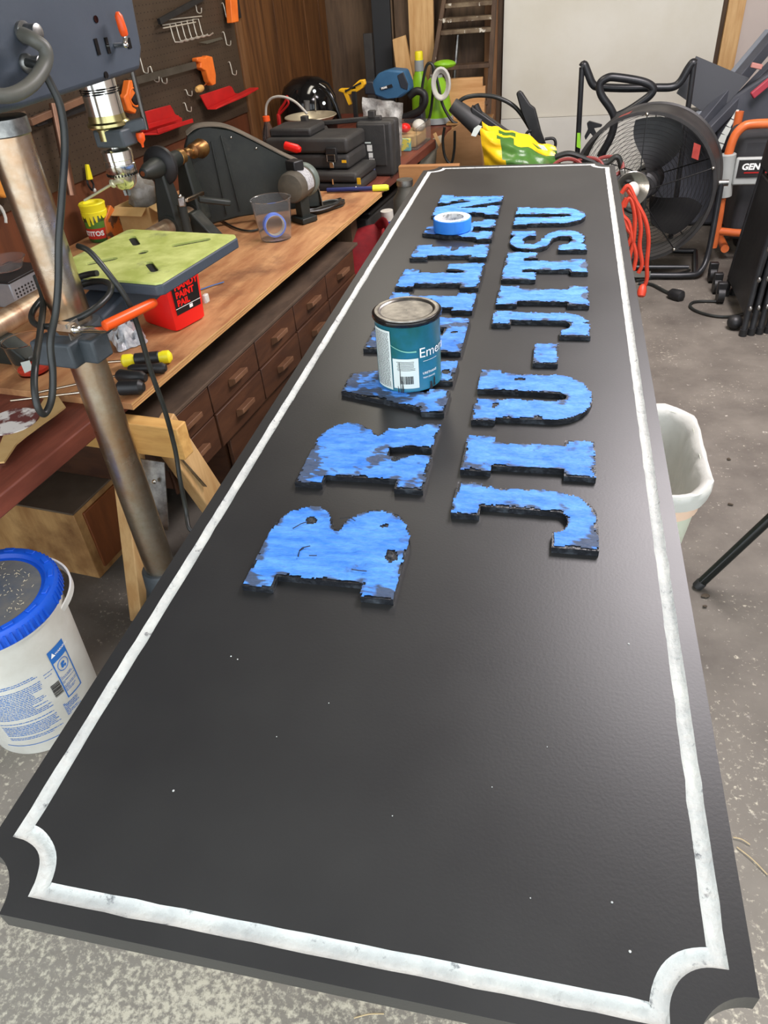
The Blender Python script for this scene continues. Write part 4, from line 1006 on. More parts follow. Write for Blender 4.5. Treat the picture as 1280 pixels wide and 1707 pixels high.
# box with latch plate + dish at far left
t = thing('metal_box', 'grey perforated metal box at the left edge behind the lathe tube', 'box', pz(20, 500, ZB))
p = pv(20, 487, 1.86); g = G().box(B(1.74, 1.90, ZB + .04), (.14, .16, .08), rz=BRZ); obj('body', g, mat('grey_metal_box', S(140, 146, 152), S(160, 164, 168), sc=10, rough=.4, metal=.4), t, bevel=.004)
g = G()
for i in range(9):
    for j in range(5): g.cyl(B(1.675 + i * .0145, 1.8295, ZB + .012 + j * .0105), B(1.675 + i * .0145, 1.8285, ZB + .012 + j * .0105), .0035, n=6)
obj('perforations', g, blk, t, kind='stuff')
obj('lid', G().box(B(1.74, 1.90, ZB + .083), (.150, .17, .007), rz=BRZ), blk, t, bevel=.002)
t = thing('glass_dish', 'shallow clear dish standing on the black-lidded metal box', 'dish', B(1.76, 1.92, ZB + .087))
obj('bowl', G().lathe(B(1.76, 1.92, ZB + .087), B(1.76, 1.92, 9), [(.001, 0), (.045, 0), (.062, .03), (.064, .032), (.059, .031), (.043, .004), (.001, .004)], n=32), smoky, t)
# dip jar, snack pack, cardboard box
def jar():
    c = pz(172, 404, ZB); az = Vector((c.x, c.y, 0)).normalized(); c += az * .045; R = .046
    top = pv(0, 0, 1)
    H = .135
    t = thing('dip_jar', 'jar with paint-dripped yellow cap and red label behind the drill press table', 'jar', c)
    obj('body', G().lathe(c, c + UP, [(.001, 0), (R - .004, 0), (R, .006), (R, H - .045), (R - .006, H - .03), (R - .006, H - .01), (.001, H - .01)], n=36), mat('dark_salsa', S(70, 60, 40), S(60, 110, 50), sc=10, rough=.2), t)
    f = wrap(R, R, H, c, math.atan2(-c.y, -c.x))
    obj('red_label', patch_wrap(G(), f, -.06, .06, .014, .052, 16, .0006), mat('red_label_ink', S(196, 44, 28), rough=.45), t)
    obj('green_band', patch_wrap(G(), f, -.06, .06, .052, .075, 16, .0006), mat('green_label_ink', S(84, 128, 44), rough=.45), t)
    g = G(); text_wrap(g, 'TOSTITOS', .024, lambda x, z, off=0: f(x, z, .0014), -.098, .026, .001); obj('lettering', g, MC['white_ink'], t)
    cap = obj('cap', G().lathe(c + UP * (H - .04), c + UP, [(R - .002, 0), (R + .002, .002), (R + .002, .012), (R, .014), (R + .001, .03), (R + .003, .038), (R - .001, .042), (.030, .042), (.028, .034), (.001, .034)], n=40), yellow, t)
    r_ = random.Random(4)
    for i in range(11):
        x = -.075 + .015 * i; L = r_.uniform(.008, .04)
        w_ = r_.uniform(.004, .008)
        vs = []; fs = []
        for k in range(6):
            z = H - .036 - L * k / 5; ww = w_ * (1.3 - .75 * k / 5); vs += [f(x - ww, z, .002), f(x + ww, z, .002)]
            if k: fs.append((2 * k - 2, 2 * k, 2 * k + 1, 2 * k - 1))
        obj('paint_drip', G().add(vs, fs), yellow, cap)
jar()
g = G(); c = pz(207, 402, ZB) + Vector((-.03, .05, 0))
q = [pv(198, 335, 1.95), pv(212, 352, 1.95), pv(222, 385, 1.95), pv(222, 400, 1.95), pv(196, 400, 1.95), pv(188, 360, 1.95)]
for p_ in q: p_.z = max(p_.z, ZB + .001)
one('snack_packet', G().prism([p_ - U*.05 for p_ in q], V * .03), mat('orange_brown_packet', S(196, 104, 42), S(90, 60, 44), sc=14, rough=.35, lo=.48, hi=.52), 'orange and brown printed packet standing beside the yellow-capped jar', 'packet', c, bevel=.004)
t = thing('cardboard_box', 'small open cardboard box with a clear bag in it, below the pegboard', 'box', pz(250, 385, ZB))
b0 = pz(213, 392, ZB).dot(U), 1.86
cx, cy_ = B(2.50, 1.90).x, B(2.50, 1.90).y
cb = B(2.47, 1.885)
for dx, dy, sx, sy in ((-.075, 0, .003, .15), (.075, 0, .003, .15), (0, -.075, .15, .003), (0, .075, .15, .003)):
    obj('side', G().box(cb + Matrix.Rotation(BRZ, 3, 'Z') @ Vector((dx, dy, ZB + .05)), (sx, sy, .10), rz=BRZ), card, t)
obj('bottom', G().box(cb + UP * (ZB + .003), (.148, .148, .003), rz=BRZ), card, t)
obj('flap', G().bar(cb + Matrix.Rotation(BRZ, 3, 'Z') @ Vector((.078, 0, ZB + .10)), cb + Matrix.Rotation(BRZ, 3, 'Z') @ Vector((.12, 0, ZB + .075)), .14, .003), card, t)
obj('flap', G().bar(cb + Matrix.Rotation(BRZ, 3, 'Z') @ Vector((0, -.078, ZB + .10)), cb + Matrix.Rotation(BRZ, 3, 'Z') @ Vector((0, -.12, ZB + .08)), .14, .003), card, t)
g = G().ell(cb + UP * (ZB + .12) + U * .01, (.055, .05, .07), 14, 12)
g.v = [v + Vector((1, 1, 1)) * .02 * noise.noise(v * 28) for v in g.v]
one('plastic_bag', g, mat('grey_clear_bag', S(150, 148, 140), S(120, 116, 108), sc=30, rough=.25, bump=.6, bsc=60), 'grey crinkled plastic bag stuffed in the small cardboard box', 'bag', cb + UP * (ZB + .05))

# ================================================================ tool cases and the rest of the bench
def case(name, label, u0, u1, v0, v1, z0, z1, m=blk_matte, cat='tool case'):
    t = bthing(name, label, cat, (u0 + u1) / 2, (v0 + v1) / 2, z0)
    h = (z1 - z0) / 2
    for q, (a, b) in enumerate(((z0, z0 + h - .002), (z0 + h + .001, z1))):
        obj('shell', G().box(B((u0 + u1) / 2, (v0 + v1) / 2, (a + b) / 2), (v1 - v0, u1 - u0, b - a), rz=BRZ), m, t, bevel=.014, seg=3)
    return t
Mz = Matrix.Rotation(BRZ, 3, 'Z')
# case lying with big metal latch
uL = pz(545, 318, ZB).dot(U)
t = case('tool_case', 'black moulded case lying flat with silver draw latch, under the handle of the upright case', 3.12, 3.345, 1.27, 1.66, ZR + .085, ZB + .19)
p = hit((553, 262), B(3.115, 0), U)
lt = obj('latch', G().box(p + UP * .012, (.05, .014, .05), rz=BRZ), blk, t, bevel=.003)
obj('latch_loop', G().tube([p - U * .010 + Mz @ Vector((a, 0, b)) for a, b in ((-.018, .012), (.018, .012), (.018, -.016), (-.018, -.016))], .003, 8, True), chrome, lt)
obj('latch_hook', G().box(p - U * .008 - UP * .03, (.02, .008, .024), rz=BRZ), chrome, lt, bevel=.002)
obj('case_ridge', G().box(B(3.24, 1.55, ZB + .205), (.20, .17, .035), rz=BRZ), blk_matte, t, bevel=.01)
t = case('drill_case', 'small black case with yellow maker patch, lowest in front of the upright case', 3.07, 3.33, 1.22, 1.48, ZR, ZR + .083)
p = hit((598, 302), B(3.066, 0), U)
obj('yellow_patch', G().box(hit((598, 302), B(3.069, 0), U), (.016, .003, .026), rz=BRZ), amber, t)
obj('yellow_patch', G().box(hit((573, 265), B(3.069, 0), U) - UP * .01, (.02, .003, .010), rz=BRZ), amber, t)
obj('case_clip', G().box(hit((555, 303), B(3.069, 0), U), (.006, .004, .022), rz=BRZ), chrome, t)
# upright case
pc1 = hit((590, 210), B(3.36, 0), U); pc2 = hit((655, 282), B(3.36, 0), U)
v1_ = hit((592, 210), B(3.36, 0), U).dot(V); v0_ = hit((652, 210), B(3.36, 0), U).dot(V); z1_ = hit((625, 203), B(3.36, 0), U).z
t = bthing('upright_case', 'black moulded case standing on edge with paper stickers and grip bar', 'tool case', 3.42, (v0_ + v1_) / 2, ZR)
for q, (a, b) in enumerate(((3.36, 3.418), (3.422, 3.48))):
    obj('shell', G().box(B((a + b) / 2, (v0_ + v1_) / 2, (ZR + z1_) / 2), (v1_ - v0_, b - a, z1_ - ZR), rz=BRZ), blk_matte, t, bevel=.014, seg=3)
obj('front_panel', G().box(B(3.357, (v0_ + v1_) / 2 + .01, (ZB + z1_) / 2 + .01), ((v1_ - v0_) * .78, .01, (z1_ - ZB) * .82), rz=BRZ), blk_matte, t, bevel=.006)
def sticker(par, cx, cy, w_, h_, m, nm='sticker', du=-.006):
    obj(nm, G().box(hit((cx, cy), B(3.3515 + du + .006, 0), U), (w_, .001, h_), rz=BRZ), m, par)
for i, (a, b, w_, h_) in enumerate(((616, 247, .024, .026), (618, 259, .020, .020), (620, 270, .026, .028))):
    sticker(t, a, b, w_, h_, mat('printed_sticker_%d' % i, S(226, 224, 216), S((120, 60, 170)[i], (120, 50, 170)[i], (120, 50, 160)[i]), sc=90, rough=.5, lo=.56, hi=.62))
sticker(t, 613, 238, .028, .005, paper_white); sticker(t, 621, 281, .024, .014, mat('blue_grey_sticker', S(120, 130, 170), rough=.5))
sticker(t, 592, 246, .045, .034, mat('dark_blue_sticker', S(34, 52, 86), rough=.3))
# long grip bar of the case behind (horizontal handle between two loops)
hb0 = hit((508, 208), B(3.40, 0), U); hb1 = hit((636, 196), B(3.40, 0), U)
obj('grip_bar', G().bar(hb0, hb1, .022, .02), blk_matte, t, bevel=.005)
for px in (508, 620): obj('grip_lug', G().box(hit((px, 199 if px == 508 else 190), B(3.395, 0), U), (.032, .03, .03), rz=BRZ), blk_matte, t, bevel=.004)
obj('case_wing', G().prism([hit(p_, B(3.44, 0), U) for p_ in ((470, 232), (478, 212), (500, 203), (528, 205), (545, 232))], U * .08), blk_matte, t, bevel=.006)
g = G().lathe(hit((474, 242), B(3.05, 0), U), hit((502, 250), B(3.05, 0), U), [(.010, 0), (.016, .004), (.017, .06), (.010, .075)], n=20)
one('red_handle_tool', g, red_bright, 'bright red handle lying between the lathe guard and the latched case', 'tool', hit((487, 246), B(3.05, 0), U))
# blue-grey bar with yellow end at the plywood corner
a_ = pz(545, 317, ZB + .012); b_ = pz(642, 313, ZB + .012)
t = thing('pry_bar', 'dark blue bar with bright yellow end lying across the far end of the plywood', 'tool', a_)
obj('bar', G().cyl(a_, a_.lerp(b_, .82), .009, n=14), mat('navy_bar', S(36, 44, 96), rough=.4), t)
obj('yellow_end', G().lathe(a_.lerp(b_, .78), b_, [(.009, 0), (.013, .003), (.0135, .06), (.010, .07)], n=18), mat('neon_yellow', S(232, 240, 60), rough=.4), t)
obj('rivet', G().ell(a_.lerp(b_, .50) + UP * .008, (.004, .004, .003), 8, 6), chrome, t)
# bottle with orange cap and hose
def on_counter(px, py, u): return hit((px, py), B(u, 0), U)
c = B(3.42, 1.86, ZR + .001)
pb_ = hit((446, 212), B(3.3, 0), U); c = Vector((pb_.x, pb_.y, ZR + .001)); zt_ = pb_.z
t = thing('soda_bottle', 'clear drink bottle with orange cap and pale hose coming out of it', 'bottle', c)
HB = hit((446, 196), B(3.3, 0), U).z - ZR
obj('body', G().lathe(c, c + UP, [(.001, 0), (.028, 0), (.031, .006), (.031, HB - .085), (.026, HB - .055), (.013, HB - .025), (.013, HB - .012)], n=28), smoky, t)
obj('cap', G().lathe(c + UP * (HB - .016), c + UP, [(.014, 0), (.0165, .001), (.0165, .02), (.013, .022)], n=24), orange_grip, t)
obj('hose', G().tube(spl([hit(p_, B(3.3, 0), U) for p_ in ((443, 192), (444, 176), (451, 165), (463, 161), (478, 163), (492, 170), (503, 180), (512, 190))], 6), .0055, 10), mat('pale_grey_hose', S(176, 170, 158), rough=.4), t)
# metal pan
c = hit((518, 197), B(3.75, 0), U); t = thing('metal_pan', 'shallow pale metal pan resting behind the tool cases', 'pan', Vector((c.x, c.y, ZR)))
obj('pan', G().lathe(c - UP * .02, c + UP, [(.001, 0), (.10, 0), (.125, .025), (.133, .03), (.131, .033), (.118, .027), (.095, .004), (.001, .004)], n=48), mat('pale_tin', S(196, 186, 160), rough=.35, metal=.6), t)
obj('stand', G().cyl(Vector((c.x, c.y, ZR)), c - UP * .018, .07, n=24), blk, t)
# shiny black shop vacuum
c = hit((515, 180), B(4.05, 0), U); c = Vector((c.x, c.y, 0)); zt_ = hit((515, 126), B(4.05, 0), U).z; rz0 = (hit((560, 170), B(4.05, 0), U) - hit((472, 170), B(4.05, 0), U)).length / 2
t = thing('vacuum', 'glossy black domed vacuum head with curved handle against the brown panelling', 'vacuum', (c.x, c.y, ZR))
cc_ = Vector((c.x, c.y, ZR)); HH = zt_ - ZR
obj('body', G().lathe(cc_, cc_ + UP, [(.001, 0), (rz0 * .9, 0), (rz0 * .95, HH * .3), (rz0, HH * .5), (rz0 * .96, HH * .7), (rz0 * .78, HH * .87), (rz0 * .45, HH * .97), (.001, HH)], n=40), blk_gloss, t)
obj('handle', G().tube(spl([hit(p_, B(3.9, 0), U) for p_ in ((532, 142), (546, 152), (556, 168), (562, 185), (566, 200))], 6), .013, 10), blk_gloss, t)
for a, b in ((524, 152), (540, 172)): obj('knob', G().cyl(hit((a, b), B(3.88, 0), U), hit((a, b), B(3.86, 0), U), .008, n=14), chrome, t)
obj('spout', G().cyl(hit((512, 186), B(3.88, 0), U), hit((511, 168), B(3.88, 0), U), .016, n=18), mat('grey_spout', S(90, 90, 90), rough=.3), t)
obj('rod', G().cyl(hit((526, 184), B(3.87, 0), U), hit((525, 156), B(3.87, 0), U), .004, n=10), zinc, t)
# red tool beside vacuum: pliers-like shape
g = G().tube(spl([hit(p_, B(3.5, 0), U) for p_ in ((479, 160), (474, 172), (466, 184), (464, 192))], 4), .006, 8)
t = thing('red_pliers', 'dark red-handled pliers leaning left of the glossy black vacuum', 'pliers', hit((466, 200), B(3.5, 0), U))
obj('handle', g, red_pl, t); obj('handle', G().tube(spl([hit(p_, B(3.5, 0), U) for p_ in ((475, 162), (481, 172), (470, 186), (464, 192))], 4), .005, 8), red_pl, t)
obj('jaws', G().bar(hit((464, 190), B(3.5, 0), U), hit((466, 212), B(3.5, 0), U), .018, .014), red_pl, t, bevel=.003)
# yellow bar clamp
t = thing('yellow_clamp', 'yellow trigger clamp lying on top of black gear beside the glossy vacuum', 'clamp', hit((585, 180), B(4.0, 0), U))
F4 = lambda a, b: hit((a, b), B(4.0, 0), U)
obj('body', G().prism([F4(*p_) for p_ in ((563, 152), (566, 148), (583, 148), (598, 134), (606, 133), (608, 141), (604, 147), (595, 153), (583, 158), (574, 156))], U * .03), amber, t, bevel=.003)
obj('trigger', G().prism([F4(*p_) for p_ in ((571, 152), (578, 152), (586, 174), (581, 176))], U * .018), amber, t, bevel=.003)
obj('grip_inlay', G().bar(F4(576, 152) - U * .003, F4(602, 138) - U * .003, .01, .008), blk, t)
obj('jaw', G().bar(F4(590, 152), F4(594, 200), .02, .02), blk, t)
# blue cordless tool
t = thing('blue_power_tool', 'blue and dark grey cordless tool body with white label lying on the counter', 'power tool', hit((650, 160), B(4.3, 0), U))
F5 = lambda a, b: hit((a, b), B(4.3, 0), U)
bl = mat('steel_blue_plastic', S(50, 92, 126), S(58, 102, 138), sc=8, rough=.45); dg = mat('charcoal_plastic', S(44, 48, 56), rough=.5)
obj('body', G().prism([F5(*p_) for p_ in ((618, 140), (630, 122), (650, 116), (672, 118), (680, 138), (682, 152), (668, 163), (640, 166), (624, 160))], U * .10), bl, t, bevel=.012, seg=3)
obj('nose', G().prism([F5(*p_) for p_ in ((606, 136), (622, 136), (626, 158), (608, 158))], U * .08), dg, t, bevel=.006)
obj('vent_panel', G().prism([F5(*p_) - U * .004 for p_ in ((662, 126), (672, 120), (680, 140), (679, 150), (668, 146))], U * .02), dg, t, bevel=.003)
obj('label_plate', G().prism([F5(*p_) - U * .006 for p_ in ((634, 146), (636, 150), (655, 145), (653, 140))], U * .008), blk, t)
g = G(); o_ = F5(636.5, 148.8) - U * .0085; ex_ = (F5(653, 143) - F5(635, 148)).normalized(); text_on(g, 'PRIME', .013, o_, ex_, (UP - ex_ * ex_.z).normalized(), .0007); obj('lettering', g, MC['white_ink'], t, label='small white lettering')
# hose nozzle (black vacuum brush with ring handle)
t = thing('black_hose_tool', 'black ribbed hose end with ring handle between the blue tool and green bottle', 'hose', hit((690, 200), B(4.35, 0), U))
F6 = lambda a, b: hit((a, b), B(4.35, 0), U)
obj('ring', G().tube(spl([F6(*p_) for p_ in ((682, 160), (694, 152), (706, 156), (708, 170), (700, 184), (684, 192), (672, 196))], 6), .020, 12), blk, t)
obj('body', G().prism([F6(*p_) for p_ in ((672, 190), (690, 186), (704, 180), (706, 206), (674, 206))], U * .06), dg, t, bevel=.01)
# zip bag
q = [hit(p_, B(3.75, 0), U) for p_ in ((604, 162), (638, 166), (671, 172), (669, 196), (668, 262), (640, 214), (606, 268))]
g = G(); n = 12; vs = []; fs = []
for i in range(n + 1):
    for j in range(n + 1):
        a = i / n; b = j / n
        p = (q[0] * (1 - a) + q[2] * a) * (1 - b) + (q[6] * (1 - a) + q[4] * a) * b
        vs.append(p + U * .02 * noise.noise(Vector((a * 5, b * 5, 2))) + UP * .006 * noise.noise(Vector((a * 9, b * 9, 7))))
for i in range(n):
    for j in range(n): fs.append((i * (n + 1) + j, (i + 1) * (n + 1) + j, (i + 1) * (n + 1) + j + 1, i * (n + 1) + j + 1))
vs2 = [v + U * .006 for v in vs]; m0_ = len(vs)
fr = [tuple(i + m0_ for i in f_[::-1]) for f_ in fs]
zb_ = one('zip_bag', g.add(vs + vs2, fs + fr), mat('white_foil_bag', S(206, 204, 196), S(150, 148, 142), sc=22, rough=.22, bump=1, bsc=50, lo=.4, hi=.6), 'crumpled silvery white zip bag propped behind the upright case', 'bag', Vector((q[3].x, q[3].y, ZR)))
# clear bin with red and white bits
t = bthing('clear_bin', 'clear plastic bin with red and white odds and ends on the far counter', 'box', 4.05, 1.28, ZR)
c = B(4.02, 1.275, ZR)
for dx, dy, sx, sy in ((-.075, 0, .003, .26), (.075, 0, .003, .26), (0, -.13, .15, .003), (0, .13, .15, .003)):
    obj('side', G().box(c + Mz @ Vector((dx, dy, .05)), (sx, sy, .10), rz=BRZ), smoky, t)
obj('bottom', G().box(c + UP * .003, (.15, .26, .004), rz=BRZ), smoky, t)
g = G().ell(c + UP * .095 + U * -.08, (.03, .03, .022), 12, 8); one('red_ball', g, red_bright, 'small bright red lump on the near end of the clear bin', 'odds and ends', c + UP * .08)
g = G().ell(c + UP * .085 + U * .03 - V * .04, (.035, .05, .03), 12, 8); one('white_lump', g, white_pl, 'round white lump on the far side of the clear bin', 'odds and ends', c + UP * .07)
g = G().box(c + UP * .035, (.12, .2, .06), rz=BRZ); one('brown_packet', g, card, 'brown packet lying inside the clear plastic bin', 'packet', c + UP * .005, bevel=.01)
one('yellow_packet', G().box(c + Mz @ Vector((.02, -.15, .03)), (.06, .02, .06), rz=BRZ), mat('yellow_pack', S(206, 196, 90), S(100, 160, 160), sc=30, rough=.4, lo=.48, hi=.52), 'small yellow and blue packet in front of the clear bin', 'packet', c + Mz @ Vector((.02, -.15, 0)), bevel=.004)
# green sprayer
zg = ZR
cg_ = hit((729, 209), (0, 0, zg), UP) ; rg_ = (hit((753, 205), (0, 0, zg), UP) - hit((704, 205), (0, 0, zg), UP)).length / 2
cg_ = cg_ + Vector((cg_.x, cg_.y, 0)).normalized() * rg_ * .9 + UP * .001
t = thing('garden_sprayer', 'lime green upright sprayer with grey base and looped black hose at the counter end', 'sprayer', cg_)
lime = mat('lime_green_plastic', S(142, 196, 40), S(124, 180, 32), sc=8, rough=.4); gy = mat('light_grey_plastic', S(150, 156, 156), rough=.4)
dist = cg_.length
def zat(py): return hit((729, py), (0, cg_.y, 0), (0, 1, 0)).z - zg
obj('base', G().lathe(cg_, cg_ + UP, [(rg_ * .9, 0), (rg_ * 1.05, .004), (rg_ * 1.02, .03), (rg_ * .95, .034)], n=36), gy, t)
h1 = zat(135)
obj('tank', G().lathe(cg_ + UP * .03, cg_ + UP, [(rg_ * .92, 0), (rg_ * .96, .03), (rg_ * .84, h1 * .4), (rg_ * .68, h1 * .72), (rg_ * .5, h1 * .9), (.03, h1 * .96)], n=36), lime, t)
obj('neck', G().cyl(cg_ + UP * h1 * .9, cg_ + UP * (h1 + .03), .035, n=24), gy, t)
pH = hit((741, 107), (0, cg_.y, 0), (0, 1, 0))
obj('handle', G().ell(pH, (.065, .045, .022), 16, 8), lime, t)
F7 = lambda a, b, d_=0: hit((a, b), (0, cg_.y - .12 - d_, 0), (0, 1, 0))
obj('hose', G().tube(spl([F7(*p_) for p_ in ((722, 112), (722, 140), (720, 170), (716, 195), (708, 212), (700, 206), (702, 160), (708, 120), (714, 106), (722, 110), (730, 140), (738, 175), (752, 200), (762, 206))], 6), .008, 8), rubber, t)
cr = thing('rope_coil', 'coil of white rope hanging on the front of the green sprayer', 'rope', F7(735, 155, .03))
for k_ in range(4):
    lp = []
    for i in range(20):
        a = 2 * pi * i / 20; p_ = F7(735, 140, .03 + .008 * k_) + Vector(((.036 + .004 * k_) * cos(a), 0, (.060 + .005 * k_) * sin(a))); lp.append(p_)
    obj('strand', G().tube(lp, .008, 7, True), white_pl, cr)
# yellow-capped spray bottle behind
t = thing('spray_bottle', 'green bottle with grey collar and bright yellow cap behind the sprayer hose', 'bottle', hit((699, 200), B(4.78, 0), U))
cb_ = hit((699, 120), B(4.78, 0), U); c0_ = Vector((cb_.x, cb_.y, ZR)); hb_ = hit((699, 85), B(4.78, 0), U).z - ZR
obj('body', G().lathe(c0_, c0_ + UP, [(.001, 0), (.05, 0), (.052, .01), (.05, hb_ - .16), (.03, hb_ - .11), (.022, hb_ - .09)], n=28), lime, t)
obj('collar', G().cyl(c0_ + UP * (hb_ - .10), c0_ + UP * (hb_ - .045), .028, n=20), gy, t)
obj('cap', G().lathe(c0_ + UP * (hb_ - .048), c0_ + UP, [(.024, 0), (.024, .04), (.020, .048)], n=20), yellow, t)

# ================================================================ pegboard wall
WP = WV - .014                     # face of the pegboard
def pw_(px, py, d=0.0): return hit((px, py), B(0, WP - d), V)
uR = pv(398, 60, WV).dot(U) - .055
zB0 = pw_(412, 187).z
t = bthing('pegboard', 'dark brown pegboard covering the wall above the bench', 'pegboard', 2.0, WP, zB0)
uL_ = .6
obj('board', G().box(B((uL_ + uR) / 2, WP + .005, (zB0 + 2.2) / 2), (.008, uR - uL_, 2.2 - zB0), rz=BRZ), peg_brown, t)
g = G(); P_ = pw_(270, 120)
nu = int((uR - uL_) / .0254); nz = int((1.55 - zB0) / .0254)
for i in range(1, nu):
    for j in range(1, nz):
        c = B(uL_ + i * .0254, WP - .0004, zB0 + j * .0254)
        if c.dot(U) < 1.6: continue
        r_0 = .0022; g.add([c + (U * cos(a) + UP * sin(a)) * r_0 for a in (0, pi / 3, 2 * pi / 3, pi, 4 * pi / 3, 5 * pi / 3)], [(0, 1, 2, 3, 4, 5)])
obj('peg_holes', g, mat('dark_hole', S(24, 20, 16), rough=.9), t, kind='stuff', flat=True)
obj('ledge', G().box(B((uL_ + uR) / 2, WP - .012, pw_(100, 172).z + .0), (.03, .02, .02), rz=BRZ), dark_wood, t)
# hooks
bw = mat('bright_wire', S(214, 208, 192), rough=.35, metal=.5)
def hook(px, py, h=.055, label=''):
    p = pw_(px, py, .002)
    g = G().tube(spl([p + V * .004, p - V * .006, p - V * .010 - UP * h * .6, p - V * .012 - UP * h, p - V * .03 - UP * (h + .003), p - V * .036 - UP * (h - .015)], 4), .0023, 7)
    return one('peg_hook', g, bw, label, 'hook', p, group='single wire hooks on the pegboard')
for a, b, h, l in ((228, 87, .07, 'bent wire peg hook just right of the drill press head'), (249, 112, .05, 'wire hook above the left part of the bar clamp'), (264, 122, .035, 'short wire hook crossing the bar of the clamp'),
                   (321, -2, .05, 'wire hook at the top edge of the photo above the wire rack'), (370, 6, .055, 'wire hook beside the hanging orange clamp at the top'), (371, 54, .05, 'wire hook holding the flat grey blade'),
                   (381, 104, .05, 'wire hook near the right edge of the pegboard'), (306, 172, .03, 'small ring hook left of the wooden clamp handle'), (308, 150, .02, 'small ring hook right above the gap between the red mitre boxes')):
    hook(a, b, h, l)
# wire rack
t = thing('wire_rack', 'silver wire tool rack of looped prongs high on the pegboard', 'rack', pw_(300, 50))
for i in range(6):
    x = 273 + i * 9.6; y = 42 - i * 1.9
    p = pw_(x, y, .006)
    obj('prong', G().tube([p, p - V * .03, p - V * .034 - UP * .045, p - V * .038 - UP * .062, p - V * .066 - UP * .064 + U * .01, p - V * .085 - UP * .055 + U * .012], .0027, 7), bw, t)
obj('rail', G().tube([pw_(271, 42, .008), pw_(324, 33, .008)], .0027, 7), bw, t); obj('rail', G().tube([pw_(268, 34, .008), pw_(336, 27, .008)], .0027, 7), bw, t)
obj('rail', G().tube([pw_(272, 47, .038), pw_(326, 37, .038)], .0027, 7), bw, t)
# flat blade
one('scraper', G().prism([pw_(a, b, .012) for a, b in ((330, 71), (368, 62), (371, 65), (345, 73))], -V * .003), mat('dull_grey_blade', S(104, 100, 88), rough=.5, metal=.5), 'short flat grey blade hanging on the pegboard under the wire rack', 'blade', pw_(350, 68))
# bar clamps
barm = mat('dull_clamp_bar', S(88, 82, 72), S(74, 68, 58), sc=12, rough=.5, metal=.4)
t = thing('bar_clamp', 'bar clamp with orange head and wooden handle lying level on the pegboard', 'clamp', pw_(270, 125))
obj('bar', G().bar(pw_(214, 138, .03), pw_(326, 108, .03), .008, .026), barm, t)
obj('head', G().prism([pw_(a, b, .018) for a, b in ((319, 97), (328, 95), (333, 97), (336, 93), (345, 95), (347, 105), (351, 125), (351, 140), (345, 143), (339, 135), (334, 118), (330, 117), (325, 113), (326, 105), (320, 103))], -V * .03), orange, t, bevel=.004)
obj('screw', G().cyl(pw_(346, 138, .03), pw_(334, 148, .045), .004, n=10), chrome, t)
obj('handle', G().lathe(pw_(337, 146, .045), pw_(316, 156, .06), [(.006, 0), (.013, .006), (.015, .02), (.014, .05), (.008, .062)], n=18), mat('turned_beech', S(206, 160, 92), rough=.45), t)
obj('foot_head', G().prism([pw_(a, b, .02) for a, b in ((205, 134), (212, 134), (212, 150), (216, 155), (208, 168), (211, 178), (218, 183), (216, 190), (204, 185), (196, 162), (201, 156))], -V * .03), orange, t, bevel=.004)
obj('swivel_ring', G().tube([pw_(225, 162, .05) + (U * cos(a) * .034 + UP * sin(a) * .032) for a in [2 * pi * i / 28 for i in range(28)]], .0035, 8, True), orange, t)
obj('swivel_pad', G().lathe(pw_(224, 162, .030), pw_(224, 162, .030) - V, [(.001, 0), (.028, 0), (.028, .008), (.022, .012), (.001, .012)], n=28), blk, t)
t = thing('wood_bar', 'long pinkish wooden bar resting level on the pegboard behind the drill press', 'bar', pw_(100, 190))
obj('bar', G().bar(pw_(50, 204, .05), pw_(160, 156, .05), .018, .022), mat('pinkish_wood', S(124, 90, 66), S(104, 74, 54), sc=10, rough=.6), t, bevel=.002)
obj('hanger', G().box(pw_(66, 200, .03), (.02, .05, .035), rz=BRZ), blk, t, bevel=.003)
one('flat_strap', G().bar(pw_(62, 206, .02), pw_(160, 172, .02), .01, .02), blk, 'thin black strap lying level below the pinkish wooden bar', 'strap', pw_(100, 190))
t = thing('orange_clamp', 'orange clamp head hanging upright at the top right of the pegboard', 'clamp', pw_(382, 20))
obj('body', G().prism([pw_(a, b, .02) for a, b in ((374, -10), (386, -10), (389, 37), (378, 39))], -V * .03), orange, t, bevel=.003)
obj('bar', G().prism([pw_(a, b, .004) for a, b in ((388, -10), (393, -10), (399, 30), (388, 28))], -V * .012), blk, t)
one('dark_bar', G().bar(pw_(265, 36, .03), pw_(345, -8, .03), .014, .02), blk, 'dark bar slanting across the pegboard above the wire rack', 'rod', pw_(300, 15, .03))  # plain dark bar laid slantwise above the rack
# hanging tubes
t = thing('steel_tube', 'thin copper-tinted tube hanging upright behind the drill press cord', 'tube', pw_(105, 250))
obj('tube', G().cyl(pw_(89, 172, .06), pw_(120, 325, .06), .016, n=20), mat('copper_tinted', S(150, 110, 88), S(120, 88, 70), sc=8, rough=.3, metal=.8), t)
one('hanging_tool', G().prism([pv(a, b, WV - .03) for a, b in ((-12, 268), (2, 288), (13, 325), (-2, 330), (-14, 325))], -V * .03), mat('orange_wood', S(212, 140, 60), rough=.4), 'orange wooden handle hanging at the left edge of the photo', 'tool', pv(0, 300, WV - .03), bevel=.006)
t = thing('yellow_pliers', 'slim yellow and black gripping tool hanging under the pegboard', 'pliers', pv(148, 295, WV - .02))
F8 = lambda a, b: pv(a, b, WV - .03)
obj('handle', G().prism([F8(*p_) for p_ in ((141, 274), (145, 274), (152, 299), (144, 300))], -V * .01), yellow, t, bevel=.002)
obj('grip', G().tube(spl([F8(*p_) for p_ in ((145, 298), (147, 308), (154, 317), (156, 308), (151, 299))], 4), .004, 8), blk, t)
obj('ball', G().ell(F8(157, 317), (.008, .008, .008), 12, 8), white_pl, t)
